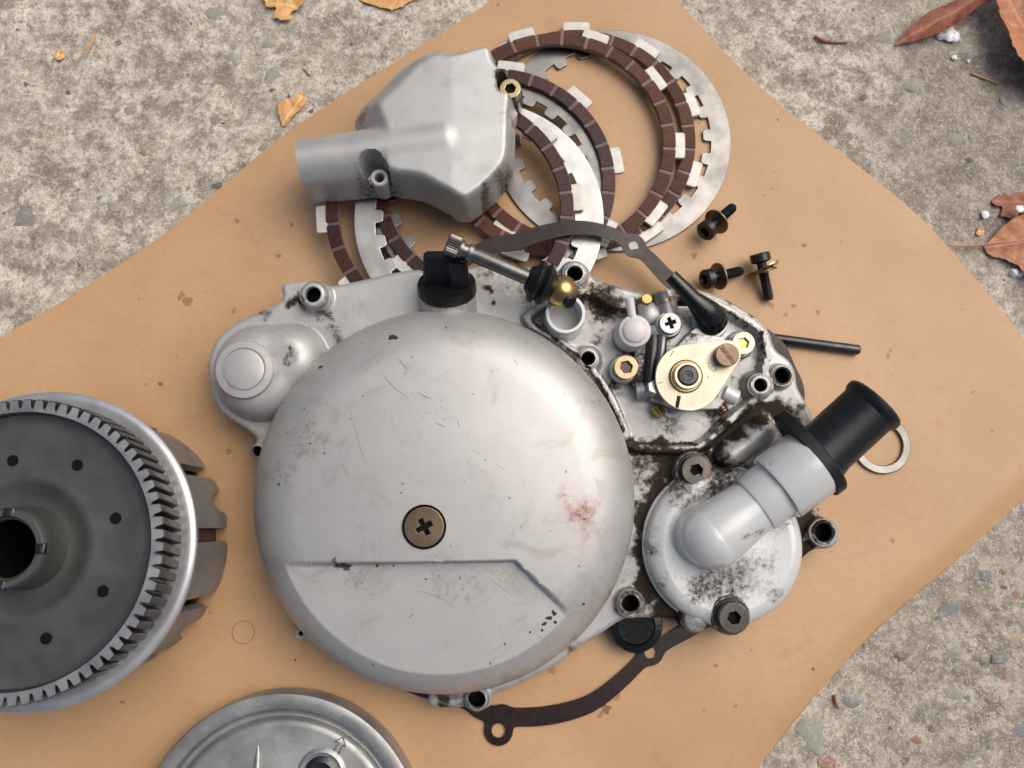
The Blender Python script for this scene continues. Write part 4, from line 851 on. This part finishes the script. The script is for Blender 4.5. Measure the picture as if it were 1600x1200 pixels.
# ------------------------------------------------------------------ gasket
g_px = [(768, 384, 15), (800, 380, 15), (850, 364, 15.2), (900, 356, 15.4), (945, 362, 15.0), (985, 380, 13.5), (1015, 405, 12), (1045, 436, 11), (1085, 462, 10), (1125, 485, 9), (1170, 510, 7.5), (1212, 538, 6), (1232, 575, 5), (1246, 615, 4.2), (1235, 680, 3), (1215, 780, 2), (1200, 860, 1.2),
        (1150, 930, .6), (1085, 978, .4), (1040, 1004, .4), (1005, 1030, .4), (965, 1068, .4), (920, 1100, .4), (860, 1117, .4), (800, 1120, .4), (755, 1112, .4), (720, 1092, .4), (640, 1070, .4), (540, 1010, .4), (470, 900, .6), (450, 780, 1), (470, 660, 2), (540, 560, 5), (620, 490, 11), (700, 420, 15)]
GP = np.array([U(x, y, z) for x, y, z in g_px]); GP = np.concatenate([GP[-1:], GP]); GS = smooth(GP, 4, True)
eye = [(*U(990, 384, 13.5)[:2], 4.9, 2.1), (*U(1016, 1019, .4)[:2], 5.0, 2.4), (*U(779, 1141, .4)[:2], 5.6, 2.7)]
eyn = U(785, 1118, .4)[:2]
def gas_sdf(p):
    d, par = pathd(p, GS[:, :2], True); wd = 3.1 + 0.4 * np.sin(par * 0.21)
    d = d - wd
    for x, y, ro, ri in eye: d = smin(d, circd(p, (x, y), ro), 2.0)
    dn, _ = segd(p, eyn, eye[2][:2]); d = smin(d, dn - 4.2, 1.5)
    for x, y, ro, ri in eye: d = np.maximum(d, -circd(p, (x, y), ri))
    return d
def gas_z(p):
    _, par = pathd(p, GS[:, :2], True); n = len(GS); i = np.floor(par).astype(int) % n; t = par - np.floor(par)
    return GS[i, 2] * (1 - t) + GS[(i + 1) % n, 2] * t + 0.55
solo('gasket', MB().hfield(gas_sdf, gas_z, (-112, -92, 130, 130), 0.8, thick=0.7), M['gasket'], 'dark oily paper gasket loop trapped under the large side cover', 'gasket', (20, 0, 0.1), sharp=50)

# ------------------------------------------------------------------ clutch basket
BC = np.array([-165.0, -7.6])
bk = thing('clutch_basket', 'steel clutch basket with helical gear and centre hub, lying gear side up', 'clutch basket', (BC[0], BC[1], 0))
part('flange', MB().lathe((0, 0, 0), [(44, 43.5), (53.6, 42.6), (54.8, 43.4), (54.9, 45.4), (54.2, 46.2), (52.5, 46.6), (51.2, 46.2), (48, 46.0), (44, 46.0)], seg=128), M['flange'], bk)
gm = MB(); NT_ = 72; rows = []; Vv = []; Ff = []
tooth = [(46.9, 0.0), (46.95, 0.18), (47.3, 0.22), (49.7, 0.30), (50.0, 0.36), (50.0, 0.84), (49.7, 0.90), (47.3, 0.98)]
ZL = [(46.2, 0.0, 0), (59.5, 0.05, 0), (60.0, 0.052, -0.4)]
for z, tw, dr in ZL:
    for k in range(NT_):
        for r, f in tooth:
            a = 2 * math.pi * (k + f) / NT_ + tw * 0.9; Vv.append(((r + (dr if r > 48 else 0)) * math.cos(a), (r + (dr if r > 48 else 0)) * math.sin(a), z))
n_ = NT_ * len(tooth)
for i in range(2):
    for k in range(n_): Ff.append((i * n_ + k, i * n_ + (k + 1) % n_, (i + 1) * n_ + (k + 1) % n_, (i + 1) * n_ + k))
o1 = len(Vv)
for z, r in ((60.0, 45.6), (59.5, 45.1), (57.2, 44.9)):
    for k in range(n_): a = 2 * math.pi * k / n_ + 0.08; Vv.append((r * math.cos(a), r * math.sin(a), z))
for k in range(n_): Ff.append((2 * n_ + k, 2 * n_ + (k + 1) % n_, o1 + (k + 1) % n_, o1 + k))
for i in range(2):
    for k in range(n_): Ff.append((o1 + i * n_ + k, o1 + i * n_ + (k + 1) % n_, o1 + (i + 1) * n_ + (k + 1) % n_, o1 + (i + 1) * n_ + k))
gear = part('gear', gm.add(Vv, Ff), M['tooth'], bk, sharp=30)
Vt = [Vv[2 * n_ + k] for k in range(n_)] + [Vv[o1 + k] for k in range(n_)]
part('gear_rim', MB().add([(x, y, z + 0.04) for x, y, z in Vt], [(k, (k + 1) % n_, n_ + (k + 1) % n_, n_ + k) for k in range(n_)]), M['gear'], gear)
part('interior_shade', MB().lathe((0, 0, 0), [(45.5, 1.0), (45.5, 43.4)], seg=64), M['dark_steel'], bk)  # dark cylinder added for the shaded inside seen between the fingers
part('gear_web', MB().lathe((0, 0, 0), [(45.2, 57.4), (43.5, 56.2), (41, 55.8), (25, 55.8), (23.4, 56.0), (21.5, 55.2), (18.5, 53.2), (15.5, 52.6), (13, 52.6)], seg=96), M['gear_face'], bk)
hub = part('hub', MB().lathe((0, 0, 0), [(14.2, 52), (13.6, 56), (13.2, 61), (13.0, 64.2), (12.3, 65), (10.6, 65), (10.2, 64.2), (10.1, 60)], seg=64), M['gear_face'], bk)
part('bore', MB().lathe((0, 0, 0), [(9.9, 61), (9.9, 8), (0, 8)], seg=48), M['dark'], hub)
part('bushing', MB().tube((0, 0, 0), 10.15, 9.55, 60, 63.6, b=0.2, seg=48), M['bronze'], hub)
for a in (1.55, 1.55 + math.pi, 0.0, math.pi):
    part('hub_notch', MB().box((11.7 * math.cos(a), 11.7 * math.sin(a), 64.2), 3.0, 3.6, 1.9, a, 1, 0.2), M['dark_steel'], hub)
ra0 = math.atan2(*(U(180, 810, 56)[:2] - BC)[::-1]); ra1 = math.atan2(*(U(120, 727, 56)[:2] - BC)[::-1])
for px, py in ((19, 720), (120, 727), (180, 810), (160, 924), (71, 998)):
    p = U(px, py, 56.2)[:2] - BC
    rv = part('rivet', MB().lathe((p[0], p[1], 0), [(2.5, 55.7), (2.45, 56.0), (2.1, 56.0), (2.0, 55.75), (0, 55.75)], seg=20), M['gear_face'], bk)
    part('rivet_head', MB().lathe((p[0], p[1], 0), [(2.02, 55.6), (1.9, 55.95), (0, 55.98)], seg=20), M['dark'], rv)
for k in range(12):
    a0 = 2 * math.pi * k / 12 + 0.13; a1 = a0 + 2 * math.pi / 12 * 0.80; am = (a0 + a1) / 2; hw = (a1 - a0) / 2
    Vv = []; Ff = []; n2 = 13
    for ri_, in ((50.3,), (47.0,)):
        for j in range(n2):
            t = -1 + 2 * j / (n2 - 1); a = am + hw * t
            zl = 0.3 + 12 * max(0, 1 - (abs(t) / 0.42) ** 2) ** 0.5 * (1 if k % 2 == 0 else 0.0) + (3 * abs(t) ** 6)
            Vv += [(ri_ * math.cos(a), ri_ * math.sin(a), zl), (ri_ * math.cos(a), ri_ * math.sin(a), 43.2)]
    for s, o in ((0, 0), (1, n2 * 2)):
        for j in range(n2 - 1):
            q = (o + 2 * j, o + 2 * j + 2, o + 2 * j + 3, o + 2 * j + 1); Ff.append(q if s == 0 else q[::-1])
    for j in range(n2 - 1): Ff.append((2 * j, n2 * 2 + 2 * j, n2 * 2 + 2 * j + 2, 2 * j + 2))
    for j, fl_ in ((0, 0), (n2 - 1, 1)):
        q = (2 * j, 2 * j + 1, n2 * 2 + 2 * j + 1, n2 * 2 + 2 * j); Ff.append(q if not fl_ else q[::-1])
    part('finger', MB().add(Vv, Ff), M['finger'], bk)

# ------------------------------------------------------------------ pressure plate
PPc = np.array([-86.0, -115.8])
pp = thing('pressure_plate', 'round grey cast pressure plate with stepped rim and arrow mark', 'pressure plate', (PPc[0], PPc[1], 0))
part('plate_disc', MB().lathe((0, 0, 0), [(52.8, 0.2), (53.4, 2), (53.5, 10.5), (52.9, 11.7), (51.8, 12.1), (48.8, 12.1), (47.6, 11.6), (46.4, 8.6), (45.6, 8.2), (44.6, 8.4), (43.6, 10.2), (42.6, 10.9), (41, 11.0), (14, 11.2), (12, 12), (0, 12)], seg=128), M['plate'], pp)
tw = U(500, 1212, 13)[:2] - PPc; tr = np.hypot(*tw); ta = math.atan2(tw[1], tw[0])
for k in range(4):
    a = ta + 2 * math.pi * k / 4; c = (tr * math.cos(a), tr * math.sin(a), 0)
    twr = part('spring_seat', MB().lathe(c, [(9.5, 10.9), (8.6, 11.6), (7.8, 11.9), (7.0, 11.6), (6.8, 11.3), (0, 11.22)], seg=36), M['plate'], pp)
    part('seat_post', MB().lathe(c, [(6.6, 11.25), (6.2, 11.6), (4.4, 12.2), (3.8, 11.9), (0, 11.8)], seg=24), M['dark_steel'], twr)
c = U(403, 1185, 11.4)[:2] - PPc
part('cast_rib', MB().sweep([(c[0] - .3, c[1] + 4.5, 10.8), (c[0], c[1] + 1, 11.2), (c[0], c[1] - 8, 11.6), (c[0] + .4, c[1] - 16, 11.4)], [0.3, 1.1, 1.4, 1.2]), M['plate'], pp)
ar = [U(x, y, 11.1)[:2] - PPc for x, y in ((517, 1180), (529, 1161), (524, 1158), (536, 1152), (540, 1166), (536, 1165), (525, 1184))]
am_ = MB()
for k in range(len(ar)):
    p, q = ar[k], ar[(k + 1) % len(ar)]; mid = (p + q) / 2; am_.box((mid[0], mid[1], 11.1), np.linalg.norm(q - p) + 0.3, 0.32, 0.2, math.atan2(q[1] - p[1], q[0] - p[0]), 1, 0.05)
part('arrow_mark', am_, M['dark_steel'], pp, label='small outlined arrow cast near the rim')

# ------------------------------------------------------------------ loose hardware
def bolt(label, wpx, tpx, hpx, head='cup', second=False):
    wz, tz = (5.8, 2.0)
    W_ = U(*wpx, wz); T_ = U(*tpx, tz); ax = T_ - W_; d = ax / np.linalg.norm(ax); hl = np.linalg.norm(U(*hpx, 7) - W_); tl = np.linalg.norm(ax)
    loc = (W_[0], W_[1], 0); t = thing('bolt', label, 'bolt', loc, group='black bolts with washers lying on the cardboard')
    hb = [(2.0, 0), (2.0, -hl + 4.2), (3.6, -hl + 3.8), (4.2, -hl + 3.2), (4.2, -hl + 0.4), (3.8, -hl), (2.2, -hl), (2.0, -hl + 0.4), (1.8, -hl + 2), (0, -hl + 2)]
    part('head', MB().lathe(W_, hb[::-1], d=d, seg=28), M['dark_steel'], t, loc)
    sk = [(2.0, -1)]; x = 1.2
    while x < tl - 1.0: sk += [(2.15, x), (1.85, x + 0.35)]; x += 0.7
    sk += [(1.6, tl), (0, tl)]
    part('shank', MB().lathe(W_, sk, d=d, seg=20), M['dark_steel'], t, loc)
    ws = [(1.9, -0.7), (5.7, -0.1), (5.8, 0.3), (5.7, 0.55), (2.1, 0.6)]
    part('washer', MB().lathe(W_, ws, d=d, seg=36), M['bronze'], t, loc, label='dull yellow conical washer')
    if second:
        d2 = d + np.array([0.35, -0.2, 0.3]); part('washer', MB().lathe(W_ - d * 0.2 + np.array([1.6, 0.5, 0.6]), [(2.4, -0.3), (5.6, -0.3), (5.6, 0.3), (2.4, 0.3)], d=d2, seg=36, closed=True), M['brass'], t, loc)
    return t
bolt('black socket bolt with washer lying beside the grey steel ring', (1119, 347), (1146, 323), (1095, 361))
bolt('black socket bolt whose washer touches the gasket and side cover edge', (1122, 432), (1159, 423), (1100, 441))
bolt('black flat headed bolt with two washers, lying apart on the cardboard', (1192, 422), (1202, 469), (1186, 396), second=True)
a, b = U(1343, 547, 2.1), U(1150, 521, 2.1)
solo('steel_pin', MB().cyl(b, 2.1, 0, np.linalg.norm(a - b), d=a - b, b=0.5, seg=24), M['dark_steel'], 'dark polished steel pin sticking out from under the side cover', 'pin', ((a[0] + b[0]) / 2, (a[1] + b[1]) / 2, 0))
c = U(1377, 695, 0.8)
solo('flat_washer', MB().tube((c[0], c[1], 0), 12.0, 8.6, 0.02, 1.5, b=0.35, seg=64), M['washer'], 'grey flat steel washer lying under the black hose connector', 'washer', (c[0], c[1], 0))

# ------------------------------------------------------------------ leaves and crumbs on the concrete
def leaf(name, label, px, z, mat, spine, curl=3.0, tilt=(0, 0), serr=0.6, seed=0, cat='leaf', step=0.8, group=None):
    q = np.array([U(x, y, z)[:2] for x, y in px]); o = smooth(q, 6); rs = np.random.RandomState(seed)
    cen = o.mean(0); dirs = (o - cen) / np.linalg.norm(o - cen, axis=1)[:, None]; o = o + dirs * (rs.rand(len(o))[:, None] - 0.5) * 2 * serr
    sp = np.array([U(x, y, z)[:2] for x, y in spine])
    def zf(p):
        d, t = pathd(p, sp); e = p - cen
        return z + curl * (d / 12.0) ** 1.6 + e[:, 0] * tilt[0] + e[:, 1] * tilt[1] + (fbm(p, 0.12, seed) - 0.5) * 2.2 + 0.5 * np.abs(np.sin(t * 6.0 + d * 0.35)) * 0.8
    def vein(v):
        d, t = pathd(v[:, :2], sp); s = np.abs(((t * 5 + d * 0.16) % 1) - 0.5)
        return np.maximum(sstep(0.55, 0.15, d), sstep(0.07, 0.02, s) * 0.6)
    lo, hi = o.min(0) - 1.5, o.max(0) + 1.5
    m = MB().hfield(lambda p: poly_sdf(p, o), zf, (lo[0], lo[1], hi[0], hi[1]), step, thick=0.25)
    zmin = min(v[2] for v in m.v); m.v = [(x, y, zz - zmin + GZ + 0.6) for x, y, zz in m.v]
    ob = solo(name, m, mat, label, cat, (cen[0], cen[1], GZ), sharp=60, attrs={'vein': vein}, group=group); return ob
leaf('dry_leaf', 'dark red curled dry leaf with a pale pointed tip', [(1408, 57), (1432, 32), (1455, 15), (1490, 2), (1530, -22), (1600, -60), (1620, -20), (1560, 2), (1530, 10), (1515, 22), (1495, 38), (1468, 50), (1440, 55), (1420, 58)], 2, M['leaf_red'], [(1410, 56), (1500, 12), (1610, -50)], 9, (0.12, 0.05), 0.25, 3)
leaf('dry_leaf', 'large brown dry leaf with ragged toothed edge beside the dark red leaf', [(1545, -15), (1552, 15), (1550, 32), (1562, 48), (1566, 72), (1574, 90), (1592, 108), (1650, 140), (1720, 60), (1690, -60), (1600, -70)], 3, M['leaf'], [(1570, 0), (1620, 60), (1690, 120)], 4, (-0.18, 0.1), 1.1, 5)
l3 = leaf('dry_leaf', 'pinkish brown dry leaf whose long stem reaches the cardboard', [(1545, 384), (1560, 362), (1580, 345), (1610, 330), (1680, 315), (1700, 380), (1660, 440), (1610, 432), (1592, 414), (1570, 402), (1553, 395)], -1, M['leaf'], [(1545, 383), (1600, 374), (1700, 360)], 3, (0.03, 0.05), 0.5, 8)
sp3 = [U(x, y, z) for x, y, z in ((1478, 382, -0.6), (1500, 384.5, -2.4), (1535, 383, -1.8), (1570, 379, 0.5), (1612, 373, 1.2), (1690, 362, 1.4))]
o = part('stem', MB().sweep(smooth(np.array(sp3), 4, False), 0.55, 8), M['stem'], l3, tuple(np.array(l3.location) / MM))
leaf('leaf_scrap', 'reddish brown leaf scrap beside two white crumbs', [(1552, 312), (1565, 304), (1590, 302), (1640, 300), (1640, 325), (1600, 332), (1580, 340), (1566, 335), (1568, 322), (1556, 320)], -3, M['leaf_red'], [(1552, 312), (1640, 318)], 2, (0, 0), 0.9, 12, step=0.7)
leaf('leaf_scrap', 'ragged orange tan leaf scrap with a hanging lobe on the concrete', [(412, -8), (418, 10), (432, 12), (428, 26), (440, 32), (455, 30), (452, 18), (466, 12), (474, -6), (440, -20)], -3, M['leaf_tan'], [(425, 5), (460, 8)], 2, (0, 0), 0.7, 14, step=0.6)
leaf('leaf_scrap', 'orange tan leaf scrap near the cardboard edge', [(555, -12), (572, 4), (590, 8), (606, 15), (625, 10), (645, 0), (670, -14), (610, -30)], -3, M['leaf_tan'], [(565, -5), (650, -5)], 2, (0, 0), 0.7, 15, step=0.6)
leaf('leaf_scrap', 'small triangular tan leaf flake by the pipe stub of the small cover', [(434, 168), (442, 158), (455, 152), (470, 145), (477, 150), (474, 164), (460, 176), (448, 192), (440, 194)], -3, M['leaf_tan'], [(472, 150), (442, 190)], 2.2, (0, 0.05), 0.4, 16, step=0.5)
leaf('leaf_scrap', 'tiny square orange leaf flake on the pale concrete', [(86, 82), (98, 79), (101, 90), (90, 95)], -4, M['leaf_tan'], [(86, 85), (101, 88)], 1, (0, 0), 0.2, 17, step=0.4)
leaf('leaf_scrap', 'tiny orange flake beside the leaf stem', [(1526, 362), (1532, 354), (1538, 362), (1534, 368), (1527, 367)], -4, M['leaf_tan'], [(1526, 362), (1538, 362)], 1, (0, 0), 0.2, 18, step=0.4)
def twig(label, pts, r, mat):
    q = [U(x, y, GZ) for x, y in pts]; q = [np.array([p[0], p[1], gzat(p[0], p[1]) + r + 0.35]) for p in q]; q = smooth(np.array(q), 4, False)
    solo('twig', MB().sweep(q, np.interp(np.arange(len(q)), [0, len(q) / 2, len(q) - 1], [r, r * .9, r * .35]), 8), mat, label, 'twig', (*q[0][:2], GZ))
twig('thin curved brown twig on the concrete by the cardboard edge', [(1272, 58), (1288, 66), (1305, 68), (1324, 69)], 0.7, M['leaf_red'])
twig('straw coloured dry stalk between the leaves', [(1516, 116), (1532, 121), (1560, 131)], 0.5, M['leaf_tan'])
twig('short tan sliver standing alone on the pale concrete', [(150, 58), (144, 72), (137, 88)], 0.7, M['leaf_tan'])
twig('short dark twig beside the lower rolled cardboard edge', [(1302, 1085), (1304, 1098), (1309, 1106)], 0.6, M['leaf_red'])
for k, (x, y, r, lab) in enumerate([(1478, 58, 3.0, 'largest white foam crumb, lying under the tip of the dark red leaf'), (1490, 92, 1.3, 'round white crumb lying near the dark red leaf'), (1538, 336, 1.7, 'off white crumb beside the reddish leaf scrap'), (1581, 334, 1.9, 'white crumb lying on the reddish leaf scrap'), (1583, 427, 2.4, 'white foam flake below the pinkish leaf'), (1512, 97, .8, 'tiny white speck between the two leaves')]):
    c = U(x, y, GZ); m = MB(); rs = np.random.RandomState(k + 40); z0 = gzat(c[0], c[1]) + (5.0 if k == 3 else 0)
    for j in range(5 if k == 0 else 2 if k == 4 else 1):
        cx, cy = c[0] + (rs.rand() - .5) * r * 2.2 * (j > 0), c[1] + (rs.rand() - .5) * r * 1.4 * (j > 0); rr = r * (0.75 if j else 0.9)
        m.lathe((cx, cy, z0 + rr * .4), [(rr * math.sin(a) * (1 + .12 * rs.randn()), -rr * .62 * math.cos(a)) for a in np.linspace(0, math.pi, 8)], seg=11)
    m.v = [(x_ + .12 * r * rs.randn(), y_ + .12 * r * rs.randn(), z_) for x_, y_, z_ in m.v]
    solo('white_crumb', m, M['white'], lab, 'crumb', (c[0], c[1], z0), sharp=60, group='white crumbs on the concrete')
